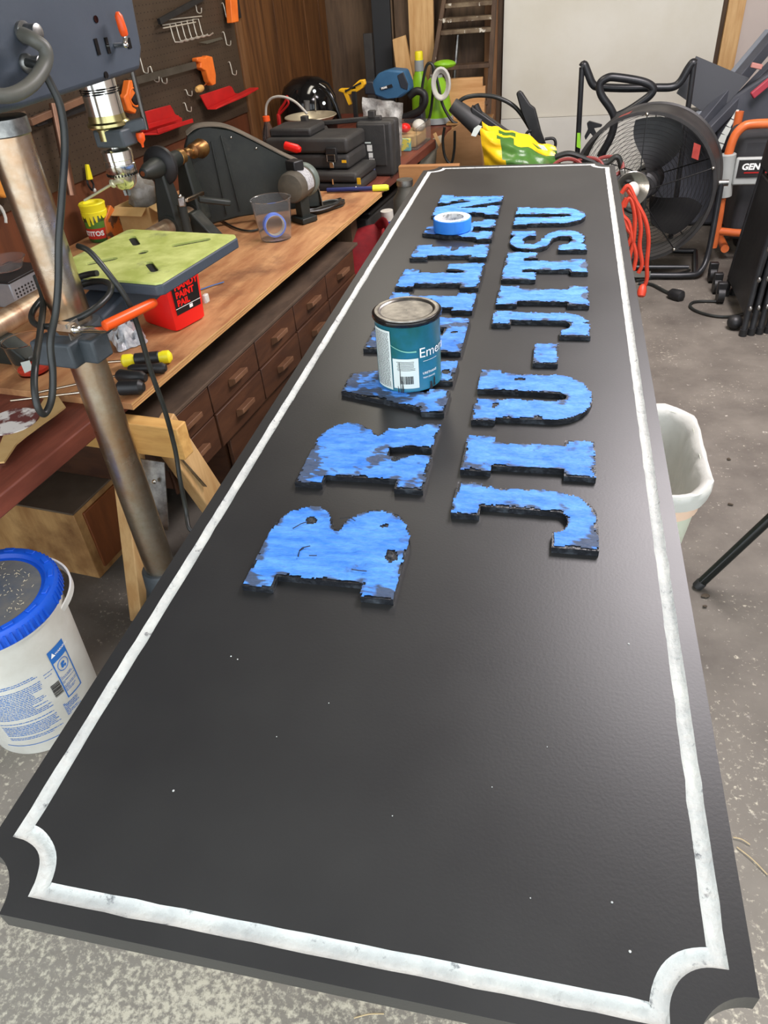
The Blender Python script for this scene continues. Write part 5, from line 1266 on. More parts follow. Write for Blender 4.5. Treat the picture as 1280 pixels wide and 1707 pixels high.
one('loop_clip', G().tube([F8(3, 358) + U * .012 * cos(a) + UP * .03 * sin(a) for a in (-1.2, -.5, .2, .8, 1.3)], .005, 8), white_pl, 'white curved clip on the wall at the left edge below the pegboard', 'clip', F8(3, 360))
# mitre boxes
def mitre(name, label, A_, B__, back, d0):
    """A_, B__: left and right end pixels of the front lip; back: pixels of the top back edge"""
    p0, p1 = pw_(*A_, d0), pw_(*B__, d0); b0, b1 = pw_(*back[0], .004), pw_(*back[1], .004)
    t = thing(name, label, 'mitre box', (p0 + p1) / 2)
    return t, p0, p1, b0, b1
t, p0, p1, b0, b1 = mitre('mitre_box', 'red plastic mitre box tray mounted left, beside the drill press chuck', (228, 226), (320, 201), ((236, 188), (283, 176)), .085)
obj('back', G().prism([pw_(a, b, .006) for a, b in ((233, 222), (236, 187), (282, 175), (287, 183), (290, 190), (302, 197), (302, 206))], -V * .006), red_pl, t, bevel=.002)
obj('floor_plate', G().prism([pw_(230, 224, .004), pw_(298, 203, .004), pw_(322, 201, .095), pw_(264, 222, .095), pw_(232, 223, .08)], -UP * .006), red_pl, t, bevel=.0015)
obj('mid_wall', G().bar(pw_(236, 214, .035), pw_(298, 196, .035), .005, .018), red_pl, t, bevel=.001)
obj('front_wall', G().bar(pw_(262, 219, .095), pw_(321, 201, .095), .005, .016), red_pl, t, bevel=.001)
t, p0, p1, b0, b1 = mitre('mitre_box', 'red plastic mitre box seen from below, mounted right of the wooden clamp handle', (344, 182), (416, 147), ((332, 158), (383, 143)), .085)
obj('back', G().prism([pw_(a, b, .03) for a, b in ((332, 159), (381, 143), (385, 145), (390, 155), (396, 156), (372, 168), (344, 182))], -V * .006), red_pl, t, bevel=.002)
obj('floor_plate', G().prism([pw_(a, b, .04) for a, b in ((346, 180), (392, 158), (416, 146), (417, 149), (396, 161), (345, 183))], -V * .05), red_pl, t, bevel=.002)
# ================================================================ far corner: lumber, ladder
def fy(px, py, y): return hit((px, py), (0, y, 0), (0, 1, 0))
def lean(name, label, pts, y, th, m, cat='board', z0=None, **k):
    P = [fy(a, b, y) for a, b in pts]
    return one(name, G().prism(P, Vector((0, th, 0))), m, label, cat, P[-1], **k)
def upright(name, label, x0px, x1px, ypx, y, m, ztop=None, zbot=0.0, th=.035, cat='board', topx=None):
    """board leaning on the back wall; x0px..x1px measured at row ypx"""
    a = fy(x0px, ypx, y); b = fy(x1px, ypx, y); dx = (topx or 0)
    g = G().prism([Vector((a.x, y, zbot)), Vector((b.x, y, zbot)), Vector((b.x + dx, y + .0, ztop)), Vector((a.x + dx, y, ztop))], Vector((0, th, 0)))
    return one(name, g, m, label, cat, Vector(((a.x + b.x) / 2, y, zbot)), bevel=.002)
upright('leaning_sheet', 'wide black panel leaning in the far left corner', 622, 652, 60, 5.02, mat('black_board', S(34, 36, 38), rough=.6), 1.6)
upright('dark_board', 'thin black-faced board in the corner left of the wide black panel', 608, 622, 100, 4.98, blk_matte, 1.0)
upright('edge_board', 'slim pale-edged board standing right behind the black panel', 650, 655, 60, 5.06, mat('greyed_wood', S(112, 92, 70), rough=.7), 1.6)
upright('old_plank', 'old dark plank standing between the black panel and the raw pine board', 657, 683, 30, 5.12, dark_wood, 1.6)
upright('pine_board', 'wide raw pine board standing upright behind the yellow-capped bottle', 682, 723, 60, 5.06, pine, 1.7)
lean('pine_offcut', 'short raw pine offcut leaning left of the tall pine board', [(654, 66), (675, 59), (690, 138), (688, 150), (664, 152)], 4.9, .03, pine, bevel=.002)
o = bpy.data.objects[-1] if False else None
# ladder
t = thing('ladder', 'old dark wooden ladder with paint-spattered rungs leaning on the back wall', 'ladder', fy(770, 230, 4.95))
lad = mat('old_ladder_wood', S(70, 52, 38), S(98, 76, 56), sc=8, rough=.7, stretch=(2, 2, .5), c3=S(170, 160, 140), sc3=30, lo3=.66, hi3=.7)
paint_sp = mat('spattered_step', S(84, 66, 48), S(130, 114, 90), sc=14, rough=.7, c3=S(206, 200, 184), sc3=24, lo3=.60, hi3=.64)
lb, lt2 = fy(716, 150, 4.95), fy(748, -40, 5.1); rb, rt2 = fy(812, 225, 4.95), fy(826, -40, 5.1)
dl = (lt2 - lb).normalized(); lb0 = lb - dl * ((lb.z - .0) / dl.z); lb0.z = 0; dr_ = (rt2 - rb).normalized(); rb0 = rb - dr_ * (rb.z / dr_.z)
obj('rail', G().bar(lb0, lt2 + dl * .6, .025, .075, up=(0, 1, 0)), lad, t, bevel=.003); obj('rail', G().bar(rb0, rt2 + dr_ * .6, .025, .075, up=(0, 1, 0)), lad, t, bevel=.003)
for py, th in ((8, .03), (32, .05), (52, .02), (110, .03), (170, .03), (215, .03)):
    zz = fy(780, py, 5.0).z
    def at(o_, d_): k_ = (zz - o_.z) / d_.z; return o_ + d_ * k_
    if zz > .1: obj('rung', G().bar(at(lb0, dl) + Vector((.01, 0, 0)), at(rb0, dr_) - Vector((.01, 0, 0)), .09, .022), paint_sp if py < 60 else lad, t, bevel=.002)
obj('rear_leg', G().cyl(fy(757, 130, 5.1), fy(763, 58, 5.12), .012, n=12), zinc, t)
# cedar block stack and boards
ced = mat('cedar_board', S(206, 160, 108), S(186, 136, 84), sc=7, rough=.6, stretch=(.6, 4, 4), bump=.1)
t0 = fy(747, 132, 4.75); t1 = fy(808, 215, 4.75)
for i, (ya, yb, xa_, xb_) in enumerate(((132, 146, 745, 804), (147, 170, 746, 808), (171, 196, 748, 807))):
    a = fy(xa_, ya, 4.75); b = fy(xb_, yb, 4.75)
    one('cedar_board', G().box(((a.x + b.x) / 2, 4.77, (a.z + b.z) / 2), (b.x - a.x, .04, a.z - b.z - .002)), ced, ['topmost of the stacked cedar boards behind the sprayer', 'middle cedar board with a dark knot behind the sprayer', 'lowest cedar board of the stack behind the sprayer'][i], 'board', ((a.x + b.x) / 2, 4.77, b.z), group='cedar boards stacked on edge', bevel=.002)
# shelf that the boards stand on
zb_ = fy(775, 196, 4.75).z
t = thing('corner_bench', 'low brown plywood chest behind the far end of the counter', 'chest', fy(775, 240, 4.6))
xa_ = fy(745, 200, 4.6).x; xb_ = fy(815, 240, 4.6).x
obj('body', G().box(((xa_ + xb_) / 2, 4.72, zb_ / 2), (xb_ - xa_, .24, zb_ - .004)), box_wood, t, bevel=.003)
obj('lid', G().box(((xa_ + xb_) / 2, 4.715, zb_ - .006), (xb_ - xa_ + .01, .25, .010)), box_wood, t, bevel=.002)
# plywood boxes right by the counter end (brown box with vertical pieces)
za = fy(700, 268, 3.35)
q0_ = fy(785, 205, 4.3); q1_ = fy(748, 280, 4.3)
pbox = [fy(a, b, 4.2) for a, b in ((770, 204), (800, 224), (806, 300), (724, 300), (728, 250), (745, 222))]
one('plywood_offcut', G().prism(pbox, Vector((0, .03, 0))), mat('brown_ply_offcut', S(142, 104, 66), S(168, 126, 84), sc=5, rough=.7, stretch=(.6, 3, 3)), 'brown plywood offcut leaning between the counter end and the yellow bag', 'board', Vector((pbox[3].x, 4.2, pbox[3].z)), bevel=.002)
one('cream_panel', G().prism([fy(a, b, 4.26) for a, b in ((712, 236), (735, 226), (748, 260), (742, 300), (690, 300))], Vector((0, .02, 0))), mat('cream_board', S(196, 188, 166), rough=.7), 'pale grey-cream panel leaning just beyond the edge of the counter', 'board', fy(720, 290, 4.26))
one('pale_stick', G().bar(fy(724, 222, 4.24), fy(742, 262, 4.24), .012, .016), pine, 'thin pale stick leaning against the cream panel', 'stick', fy(742, 262, 4.24))
# wood rail at the far end of the sign (horizontal 2x board carrying things)
a = pz(660, 290, ZR - .09); b = pz(735, 282, ZR - .09)
t = thing('side_shelf', 'pale brown plank set level just beyond the far end of the sign', 'shelf', (-.50, 3.35, 0))
sx0 = fy(672, 283, 3.3); sx1 = fy(742, 282, 3.3)
obj('plank', G().box(((sx0.x + sx1.x) / 2 + .02, 3.31, sx0.z - .04), (sx1.x - sx0.x + .08, .035, .11)), mat('pale_brown_plank', S(176, 126, 78), S(150, 104, 62), sc=6, rough=.65, stretch=(.6, 4, 4)), t, bevel=.003)
for xx in (sx0.x + .02, sx1.x + .02): obj('leg', G().box((xx, 3.35, (sx0.z - .09) / 2), (.05, .05, sx0.z - .09)), dark_wood, t)
one('hose_loop', G().tube(spl([fy(a, b, 4.1) for a, b in ((741, 212), (738, 235), (742, 262), (752, 272), (757, 250), (758, 218))], 6), .007, 8), rubber, 'black hose loop hanging over the brown offcut behind the counter', 'hose', fy(745, 262, 4.1))
# leaf blower
t = thing('leaf_blower', 'black leaf blower tube with upright paddle grips and arched cable behind the yellow bag', 'leaf blower', fy(820, 200, 4.0) )
F9 = lambda a, b, y=4.0: fy(a, b, y)
obj('tube', G().lathe(F9(754, 174), F9(796, 208), [(.030, 0), (.034, .006), (.042, .1), (.048, .16)], n=24), mat('dark_grey_tube', S(58, 58, 58), rough=.5), t)
tb_ = obj('nozzle', G().rings([[F9(a, b) + Vector((0, d_, e_)) for d_, e_ in ((-.03, -r2), (.03, -r2), (.03, r2), (-.03, r2))] for a, b, r2 in ((786, 196, .055), (812, 212, .05), (845, 228, .030), (880, 238, .012), (905, 243, .008))]), blk, t, bevel=.01, seg=3)
obj('handle', G().tube(spl([F9(792, 175), F9(796, 184), F9(804, 200)], 4), .018, 10), blk, t)
obj('cable', G().tube(spl([F9(760, 174), F9(775, 163), F9(800, 159), F9(830, 163), F9(860, 180), F9(884, 215), F9(895, 240)], 8), .010, 10), rubber, t)
pd_ = thing('paddle_grip', 'flat black pointed paddle standing upright behind the yellow bag', 'tool', F9(905, 250, 3.95))
obj('blade', G().prism([F9(a, b, 3.95) for a, b in ((860, 156), (866, 151), (871, 155), (884, 175), (892, 181), (902, 220), (915, 255), (898, 250), (884, 225), (868, 185))], Vector((0, .03, 0))), blk, pd_, bevel=.006)
obj('stick', G().cyl(F9(906, 250, 3.965), Vector((F9(906, 250, 3.965).x + .05, 3.99, 0.001)), .014, n=12), blk, pd_)
obj('clip', G().tube(spl([F9(a, b, 3.93) for a, b in ((876, 262), (874, 240), (878, 222), (886, 218))], 5), .007, 8), blk, pd_)
obj('wire_end', G().tube(spl([F9(a, b, 3.93) for a, b in ((908, 232), (922, 231), (926, 240), (922, 252))], 5), .007, 8), blk, pd_)
# yellow and green bag
def fbag():
    Y = 3.62
    q = [(800, 208), (850, 224), (900, 240), (912, 250), (934, 300), (820, 300), (812, 262), (800, 232)]
    t = thing('soil_bag', 'yellow and green plastic bag of lawn product slumped beyond the sign', 'bag', fy(860, 300, Y))
    n = 22
    def pt(a, b):
        topx = 799 + (925 - 799) * a; topy = 210 + 42 * a + 3 * sin(a * 9); botx = 812 + (940 - 812) * a; boty = 300
        x = topx + (botx - topx) * b; y_ = topy + (boty - topy) * b
        bulge = .10 * math.sin(pi * min(1, b * 1.1)) * math.sin(pi * (a * .9 + .05))
        p = fy(x, y_, Y); return p + Vector((0, -bulge + .03 * noise.noise(Vector((a * 5, b * 5, 1))), .012 * noise.noise(Vector((a * 7, b * 6, 4)))))
    for nm, m, test in (('yellow_film', mat('yellow_bag_film', S(244, 200, 40), S(238, 186, 26), sc=9, rough=.28, bump=.8, bsc=24), lambda a, b: a < .24 + .12 * b or b < .06 + .07 * (a > .45)), ('green_film', mat('green_bag_film', S(74, 116, 50), S(60, 100, 40), sc=10, rough=.3, bump=.8, bsc=24, c3=S(104, 104, 66), sc3=6, lo3=.55, hi3=.7), lambda a, b: not (a < .24 + .12 * b or b < .06 + .07 * (a > .45)))):
        vs = []; fs = []; ids = {}
        for i in range(n):
            for j in range(n):
                if not test((i + .5) / n, (j + .5) / n): continue
                f_ = []
                for di, dj in ((0, 0), (1, 0), (1, 1), (0, 1)):
                    k_ = (i + di, j + dj)
                    if k_ not in ids: ids[k_] = len(vs); vs.append(pt(k_[0] / n, k_[1] / n))
                    f_.append(ids[k_])
                fs.append(tuple(f_))
        m0 = len(vs); vs2 = [v + Vector((0, .11, -.0)) for v in vs]
        obj(nm, G().add(vs + vs2, fs + [tuple(i + m0 for i in q_[::-1]) for q_ in fs]), m, t, sharp=1.2)
    obj('white_corner', G().prism([fy(a, b, Y - .01) for a, b in ((797, 209), (803, 211), (793, 228), (785, 226), (790, 214))], Vector((0, .006, 0))), paper_white, t)
    obj('silver_tip', G().prism([fy(a, b, Y - .04) for a, b in ((896, 241), (906, 243), (913, 251), (903, 249))], Vector((0, .006, 0))), paper_white, t)
fbag()
# lime clamp on far wall foot
one('lime_clip', G().prism([fy(a, b, 4.28) for a, b in ((962, 222), (967, 222), (968, 248), (961, 245))], Vector((0, .02, 0))), mat('lime_clip', S(150, 214, 60), rough=.4), 'small lime green clip standing beside the left pole of the black frame', 'clip', fy(964, 248, 4.28))

# ================================================================ black tubular frame, fan, generator, chairs
frm = mat('black_powder_coat', S(30, 31, 33), S(42, 43, 45), sc=18, rough=.35)
t = thing('handle_frame', 'black tubular handlebar frame standing behind the drum fan', 'frame', (fy(1060, 200, 4.3).x, 4.3, 0))
K = lambda a, b, y=4.3: fy(a, b, y)
pl0, pl1 = K(970, 112), K(974, 252)
d_ = (pl1 - pl0).normalized(); pl1 = pl0 + Vector((.0, 0, -pl0.z + .001)) + Vector((.03, 0, 0))
obj('pole', G().cyl(pl0, pl1, .0135, n=16), frm, t)
pr0_, pr1_ = K(1157, 104), K(1146, 190); pr2 = Vector((pr1_.x + .02, 4.3, .001))
obj('pole', G().cyl(pr0_, pr2, .0135, n=16), frm, t)
obj('crossbar', G().tube(spl([K(970, 112), K(974, 108), K(980, 122), (K(988, 140)), K(1000, 145), K(1040, 147), K(1090, 146), K(1120, 145), K(1134, 136), K(1146, 116), K(1154, 105), K(1158, 106)], 6), .019, 14), frm, t)
obj('handle_loop', G().tube(spl([K(1000, 262, 4.22), K(1018, 228, 4.22), K(1024, 200, 4.22), K(1018, 182, 4.22), (K(1002, 158, 4.22)), K(1000, 140, 4.22), K(1012, 130, 4.22), K(1028, 129, 4.22), K(1070, 136, 4.22), K(1088, 146, 4.22), K(1084, 158, 4.22), K(1066, 172, 4.22), K(1044, 186, 4.22), K(1022, 196, 4.22)], 7), .019, 14), frm, t)
obj('side_bracket', G().prism([K(a, b, 4.25) for a, b in ((978, 206), (982, 202), (1004, 208), (1002, 212), (990, 214), (996, 226), (992, 232), (984, 222), (976, 234), (974, 228), (980, 216))], Vector((0, .02, 0))), frm, t, bevel=.003)
# ---- drum fan
FYY = 3.85
pc_ = fy(1090, 318, FYY); fc = Vector((pc_.x, FYY, 0)); 
rt_ = fy(1192, 318, FYY).x - pc_.x
ztop = fy(1090, 180, FYY).z; RF = .325; fc = Vector((fy(1088, 318, FYY).x - .005, FYY, ztop - RF))
fc.x = fy(1192, 318, FYY).x - RF
ax = Vector((-.26, -1, .0)).normalized()       # the grille looks towards the camera and a little up
t = thing('drum_fan', 'large black drum fan on a tubular stand right of the far end of the sign', 'fan', Vector((fc.x, fc.y, 0)))
fx = -ax.cross(UP).normalized(); fz = UP.copy()
if fz.z < 0: fz = -fz
drum_m = mat('dusty_black_drum', S(36, 36, 37), S(60, 58, 56), sc=6, rough=.5, bump=.1)
obj('drum', G().lathe(fc - ax * .12, fc, [(RF - .006, 0), (RF + .006, .0), (RF + .008, .006), (RF, .012), (RF, .22), (RF + .008, .226), (RF + .006, .235), (RF - .008, .235), (RF - .006, .22), (RF - .006, 0)], n=72, caps=False), drum_m, t)
wire = mat('grille_wire', S(44, 44, 44), rough=.35, metal=.6)
for face, of in (('front_grille', .118), ('back_grille', -.118)):
    gr = bpy.data.objects.new(face, None); COL.objects.link(gr); gr.parent = t
    for q in range(1, 17 if face == 'front_grille' else 17):
        rr = .045 + (RF - .055) * q / 16
        dome = .035 * (1 - (rr / RF) ** 2) * (1 if of > 0 else -1)
        obj('ring', G().tube([fc + ax * (of + dome) + (fx * cos(a) + fz * sin(a)) * rr for a in [2 * pi * i / 56 for i in range(56)]], .0010, 5, True), wire if of > 0 else mat('back_wire', S(60, 60, 58), rough=.4, metal=.4), gr)
    for q in range(5):
        a = q * 2 * pi / 5 + .35; dd = fx * cos(a) + fz * sin(a)
        obj('spoke', G().tube([fc + ax * (of + .034 * (1 if of > 0 else -1)) + dd * .03, fc + ax * (of + .02 * (1 if of > 0 else -1)) + dd * RF * .6, fc + ax * of + dd * RF], .0028, 6), wire, gr)
        if of > 0: obj('grille_bolt', G().ell(fc + ax * (of + .004) + dd * (RF - .004), (.008, .008, .008), 10, 6), chrome, gr)
bm_ = mat('dusty_fan_blade', S(42, 42, 44), S(62, 61, 60), sc=5, rough=.45)
for q in range(3):
    a0 = q * 2 * pi / 3 + radians(66); vs = []; fs = []; n = 10
    for i in range(n + 1):
        r1 = .05 + (RF - .085) * i / n; wdt = .30 + .36 * sin(pi * min(1, i / n * .9)) 
        for j in range(7):
            s_ = (j / 6 - .5); a = a0 + s_ * 2 * wdt * (.75 if i < 2 else .8) + .35 * i / n
            vs.append(fc + (fx * cos(a) + fz * sin(a)) * r1 + ax * (s_ * .09 * (1 - .4 * i / n)))
    for i in range(n):
        for j in range(6): fs.append((i * 7 + j, i * 7 + j + 1, (i + 1) * 7 + j + 1, (i + 1) * 7 + j))
    vs2 = [v - ax * .003 for v in vs]; m0 = len(vs)
    obj('blade', G().add(vs + vs2, fs + [tuple(i + m0 for i in f_[::-1]) for f_ in fs]), bm_, t, sharp=1.2)
obj('hub', G().lathe(fc - ax * .02, fc + ax, [(.001, 0), (.062, 0), (.062, .05), (.05, .062), (.001, .066)], n=32), bm_, t)
obj('motor', G().lathe(fc - ax * .03, fc - ax, [(.001, 0), (.068, 0), (.07, .01), (.07, .10), (.05, .115), (.001, .118)], n=32), blk, t)
obj('centre_badge', G().lathe(fc + ax * .15, fc + ax, [(.001, 0), (.044, 0), (.044, .006), (.001, .006)], n=28), drum_m, t)
for s in (-1, 1):
    obj('drum_sticker', G().add([fc + (fx * cos(a) + fz * sin(a)) * (RF + .0015) + ax * o_ for a in (radians(108), radians(118)) for o_ in (-.02, .08)], [(0, 1, 3, 2)]) if s < 0 else G().add([fc + (fx * cos(a) + fz * sin(a)) * (RF - .06 - .0 * s) + ax * .1525 for a in ()] or [fc + fx * .205 + fz * .155 + ax * .14, fc + fx * .235 + fz * .145 + ax * .14, fc + fx * .235 + fz * .205 + ax * .14, fc + fx * .205 + fz * .215 + ax * .14], [(0, 1, 2, 3)]), mat('faded_red_sticker', S(176, 70, 60), S(150, 50, 42), sc=30, rough=.5), t)
# stand
st = frm
zb0 = .022
xl, xr = fc.x - RF - .0, fc.x + RF + .035
for s, xx in ((-1, fc.x - RF - .02), (1, fc.x + RF + .02)):
    obj('stand_side', G().tube(spl([(xx, FYY, fc.z), (xx, FYY - .02, fc.z - .12), (xx - s * .01, FYY - .08, .10), (xx - s * .04, FYY - .13, .035), (xx - s * .10, FYY - .15, zb0), (fc.x, FYY - .15, zb0)], 6), .014, 12), st, t)
    obj('pivot_bolt', G().cyl((xx - s * .03, FYY, fc.z), (xx + s * .03, FYY, fc.z), .014, n=14), zinc, t)
obj('stand_bar', G().tube([(fc.x - RF + .06, FYY - .15, .062), (fc.x + RF - .08, FYY - .15, .062)], .010, 10), st, t)
obj('stand_rear', G().tube(spl([(fc.x - RF, FYY + .2, zb0), (fc.x, FYY + .22, zb0), (fc.x + RF, FYY + .2, zb0)], 5), .014, 10), st, t)
for s in (-1, 1): obj('stand_link', G().tube([(fc.x + s * (RF - .04), FYY - .14, zb0), (fc.x + s * (RF), FYY + .2, zb0)], .012, 10), st, t)
one('fan_label_plate', G().box((fc.x + .02, FYY - .175, .035), (.10, .004, .03)), mat('grey_plate', S(110, 108, 100), rough=.5), 'small grey plate on the floor bar of the fan stand', 'plate', (fc.x + .02, FYY - .175, .02))
# ---- objects hanging in front of fan left: orange cords, silver clamps lamp
ocm = mat('orange_red_cord', S(206, 70, 46), S(186, 58, 38), sc=20, rough=.45)
t = thing('extension_cord', 'orange-red extension cord hanging in loops beside the far right of the sign', 'cord', fy(1055, 400, 3.3))
for pts in (((1036, 322), (1046, 310), (1054, 322), (1064, 350), (1068, 380), (1066, 410), (1070, 440), (1064, 455)),
            ((1046, 316), (1062, 340), (1076, 368), (1081, 400), (1078, 440), (1078, 465), (1072, 482)),
            ((1040, 345), (1050, 330), (1058, 360), (1056, 400), (1050, 425), (1048, 440)),
            ((1038, 360), (1048, 372), (1054, 400), (1060, 425), (1056, 450)),
            ((1044, 330), (1036, 350), (1044, 378), (1052, 392), (1046, 410))):
    obj('loop', G().tube(spl([fy(a, b, 3.3) for a, b in pts], 7), .009, 8), ocm, t)
p_ = fy(1071, 484, 3.3); p_.z = max(p_.z, .03)
obj('plug', G().lathe(fy(1072, 474, 3.3), fy(1069, 490, 3.28), [(.008, 0), (.016, .01), (.02, .03), (.018, .05), (.01, .055)], n=16), ocm, t)
t = thing('clamp_lamp', 'silver dented metal lamp reflector hanging beside the orange cord', 'lamp', fy(1048, 305, 3.5))
obj('shade', G().lathe(fy(1046, 306, 3.5), fy(1060, 330, 3.3), [(.02, 0), (.035, .02), (.06, .06), (.075, .09), (.073, .092), (.055, .06), (.018, .004)], n=32, caps=False), mat('dented_aluminium', S(210, 208, 200), S(170, 168, 160), sc=20, rough=.22, metal=.9), t)
obj('bulb', G().ell(fy(1054, 318, 3.38), (.028, .028, .036), 16, 10), white_pl, t)
obj('clamp', G().bar(fy(1040, 300, 3.5), fy(1036, 282, 3.5), .03, .02), zinc, t, bevel=.003)
one('wire_bundle', G().tube(spl([fy(a, b, 3.55) for a, b in ((925, 262), (950, 256), (985, 268), (1010, 272), (1030, 262), (1042, 300), (1060, 300), (1072, 318), (1070, 350), (1052, 352), (1040, 345))], 7), .012, 8), rubber, 'thick black cable looping behind the far right corner of the sign', 'cable', fy(985, 268, 3.55))
t = thing('cable_coil', 'dark red cord coiled just beyond the far edge of the sign', 'cord', fy(970, 275, 3.5))
for k_ in range(3):
    obj('loop', G().tube([fy(945 + 34 * k_, 282, 3.5) + Vector((.065 * cos(a), .03 * sin(a) + .02 * k_, .035 * sin(a))) for a in [2 * pi * i / 24 for i in range(24)]], .008, 7, True), mat('dark_red_cord', S(120, 44, 38), rough=.5), t)
t = thing('storage_crate', 'dark low crate under the tangle of cords beyond the sign', 'crate', (-.17, 3.62, 0))
zc_ = fy(940, 298, 3.6).z
obj('body', G().box((-.17, 3.62, zc_ / 2 - .01), (.40, .26, zc_ - .02)), blk_matte, t, bevel=.01)
obj('lid', G().box((-.17, 3.62, zc_ - .012), (.42, .28, .014)), blk_matte, t, bevel=.004)
# plug and cord on the floor, cable loop
fp = lambda a, b, z=.008: pz(a, b, z)
t = thing('black_plug', 'heavy black plug on a short cord lying on the floor below the fan', 'plug', fp(1125, 491))
obj('cord', G().tube(spl([fp(1064, 472), fp(1085, 474), fp(1105, 484), fp(1118, 490)], 6), .008, 8), rubber, t)
obj('plug_body', G().lathe(fp(1114, 488, .02), fp(1138, 495, .02), [(.010, 0), (.024, .015), (.028, .05), (.026, .07), (.012, .08)], n=18), blk, t)
one('floor_cable', G().tube(spl([fp(1060, 468), fp(1095, 462), fp(1130, 456), fp(1150, 450)], 5), .006, 8), rubber, 'thin black cord running along the floor under the fan stand', 'cord', fp(1095, 462))
one('cable_loop', G().tube(spl([fp(1206, 503), (fp(1180, 502)), fp(1158, 503), fp(1150, 509), fp(1158, 517), fp(1182, 525), fp(1210, 528), fp(1236, 524), fp(1250, 516)], 7), .006, 8), rubber, 'black cable loop lying on the floor left of the folded chairs', 'cable', fp(1180, 515))
# ---- generator
GY = 3.95
t = thing('generator', 'portable generator with orange tube frame and grey maker panel at the right edge', 'generator', (1.15, GY + .2, 0))
K2 = lambda a, b, y=GY: fy(a, b, y)
of_ = mat('orange_tube_frame', S(214, 112, 60), S(200, 98, 48), sc=10, rough=.35)
top_r = K2(1240, 205)
zt2 = K2(1275, 208).z
xl2 = K2(1215, 262).x
obj('frame_tube', G().tube(spl([K2(1188, 412), K2(1196, 375), K2(1203, 330), K2(1210, 285), K2(1214, 258), K2(1224, 228), K2(1238, 212), K2(1255, 207), K2(1300, 205), K2(1380, 200)], 6), .020, 14), of_, t)
obj('frame_tube', G().tube([K2(1196, 385), K2(1225, 388), K2(1250, 389), K2(1380, 392)], .018, 14), of_, t)
for xx in (1.62,): obj('frame_tube', G().tube([(xx, GY, .06), (xx, GY, zt2)], .02, 12), of_, t)
for xx in (.86, 1.62):
    obj('frame_tube', G().tube(spl([(xx, GY + .02, .06), (xx, GY + .25, .06), (xx, GY + .32, .06), (xx, GY + .34, .3), (xx, GY + .34, zt2)], 5), .02, 12), of_, t)
dk = mat('dark_generator_body', S(48, 49, 52), S(62, 62, 64), sc=6, rough=.6)
bx0 = K2(1222, 300).x
obj('fuel_tank', G().box(((bx0 + 1.6) / 2, GY + .19, zt2 - .13), (1.6 - bx0, .28, .17)), dk, t, bevel=.04, seg=4)
obj('engine', G().box(((bx0 + 1.6) / 2, GY + .19, .25), (1.5 - bx0, .26, .32)), dk, t, bevel=.03, seg=3)
obj('fuel_cap', G().cyl((bx0 + .1, GY + .2, zt2 - .05), (bx0 + .1, GY + .2, zt2 - .02), .03, n=20), blk, t)
gp = mat('grey_frame_panel', S(172, 176, 172), S(160, 164, 160), sc=5, rough=.45)
a_, b_ = K2(1204, 322, GY - .0), K2(1212, 262, GY - .0)
obj('panel_sleeve', G().lathe(K2(1206, 328), K2(1214, 256), [(.030, 0), (.036, .004), (.036, (K2(1214, 256) - K2(1206, 328)).length - .004), (.030, (K2(1214, 256) - K2(1206, 328)).length)], n=24), gp, t)
zt3, zb3 = K2(1260, 259).z, K2(1260, 305).z; xs3 = K2(1218, 300).x
obj('maker_panel', G().box(((xs3 + 1.6) / 2, GY - .028, (zt3 + zb3) / 2), (1.6 - xs3, .024, zt3 - zb3)), gp, t, bevel=.008)
zl0, zl1 = K2(1250, 296, GY - .045).z, K2(1250, 267, GY - .045).z; xl0 = K2(1228, 290, GY - .045).x
obj('name_plate', G().box((xl0 + .15, GY - .042, (zl0 + zl1) / 2), (.30, .006, zl1 - zl0)), mat('black_name_plate', S(40, 38, 38), rough=.4), t)
g = G(); text_on(g, 'GENERAC', .037, Vector((K2(1235, 285, GY - .046).x, GY - .0458, K2(1235, 283, GY - .046).z)), (1, 0, 0), (.12, 0, 1), .0016, 1.05); obj('lettering', g, MC['white_ink'], t, label='white slanted maker name')
obj('red_rule', G().box((xl0 + .14, GY - .0462, K2(1250, 288, GY - .046).z), (.22, .002, .005)), red_pl, t)
for xx in (.95, 1.5):
    obj('wheel', G().lathe((xx, GY + .26, .075), (xx + 1, GY + .26, .075), [(.001, 0), (.07, 0), (.075, .01), (.075, .035), (.07, .045), (.001, .045)], n=28), blk, t)
# ---- treadmill-like folded machine behind generator, with slanted black beams and white lettering
t = thing('folded_machine', 'big dark folded machine with slanting beams leaning behind the generator', 'machine', (1.1, 4.45, 0))
mg = mat('machine_charcoal', S(62, 65, 72), S(78, 80, 86), sc=4, rough=.55)  # charcoal greys mottled at random
def beam(a, b, w_, th, y0_, y1_, nm='beam', m=mg):
    return obj(nm, G().bar(fy(a[0], a[1], y0_), fy(b[0], b[1], y1_), th, w_, up=(0, 0, 1)), m, t, bevel=.004)
beam((1160, 218), (1290, 62), .06, .05, 4.35, 4.6)
beam((1172, 228), (1300, 96), .05, .04, 4.32, 4.55)
beam((1150, 205), (1280, 50), .012, .03, 4.4, 4.66, 'trim_strip', mat('light_grey_strip', S(128, 134, 142), rough=.4))
obj('side_panel', G().prism([fy(a, b, 4.40) for a, b in ((1190, 205), (1225, 160), (1300, 110), (1320, 260), (1240, 262), (1196, 250))], Vector((0, .05, 0))), mg, t, bevel=.01)
obj('red_grip', G().bar(fy(1253, 160, 4.34), fy(1284, 134, 4.36), .02, .035), mat('dull_red_grip', S(170, 62, 74), rough=.5), t, bevel=.005)
obj('pink_tab', G().bar(fy(1252, 108, 4.36), fy(1270, 112, 4.36), .02, .022), mat('pink_tab', S(190, 130, 120), rough=.6), t, bevel=.004)
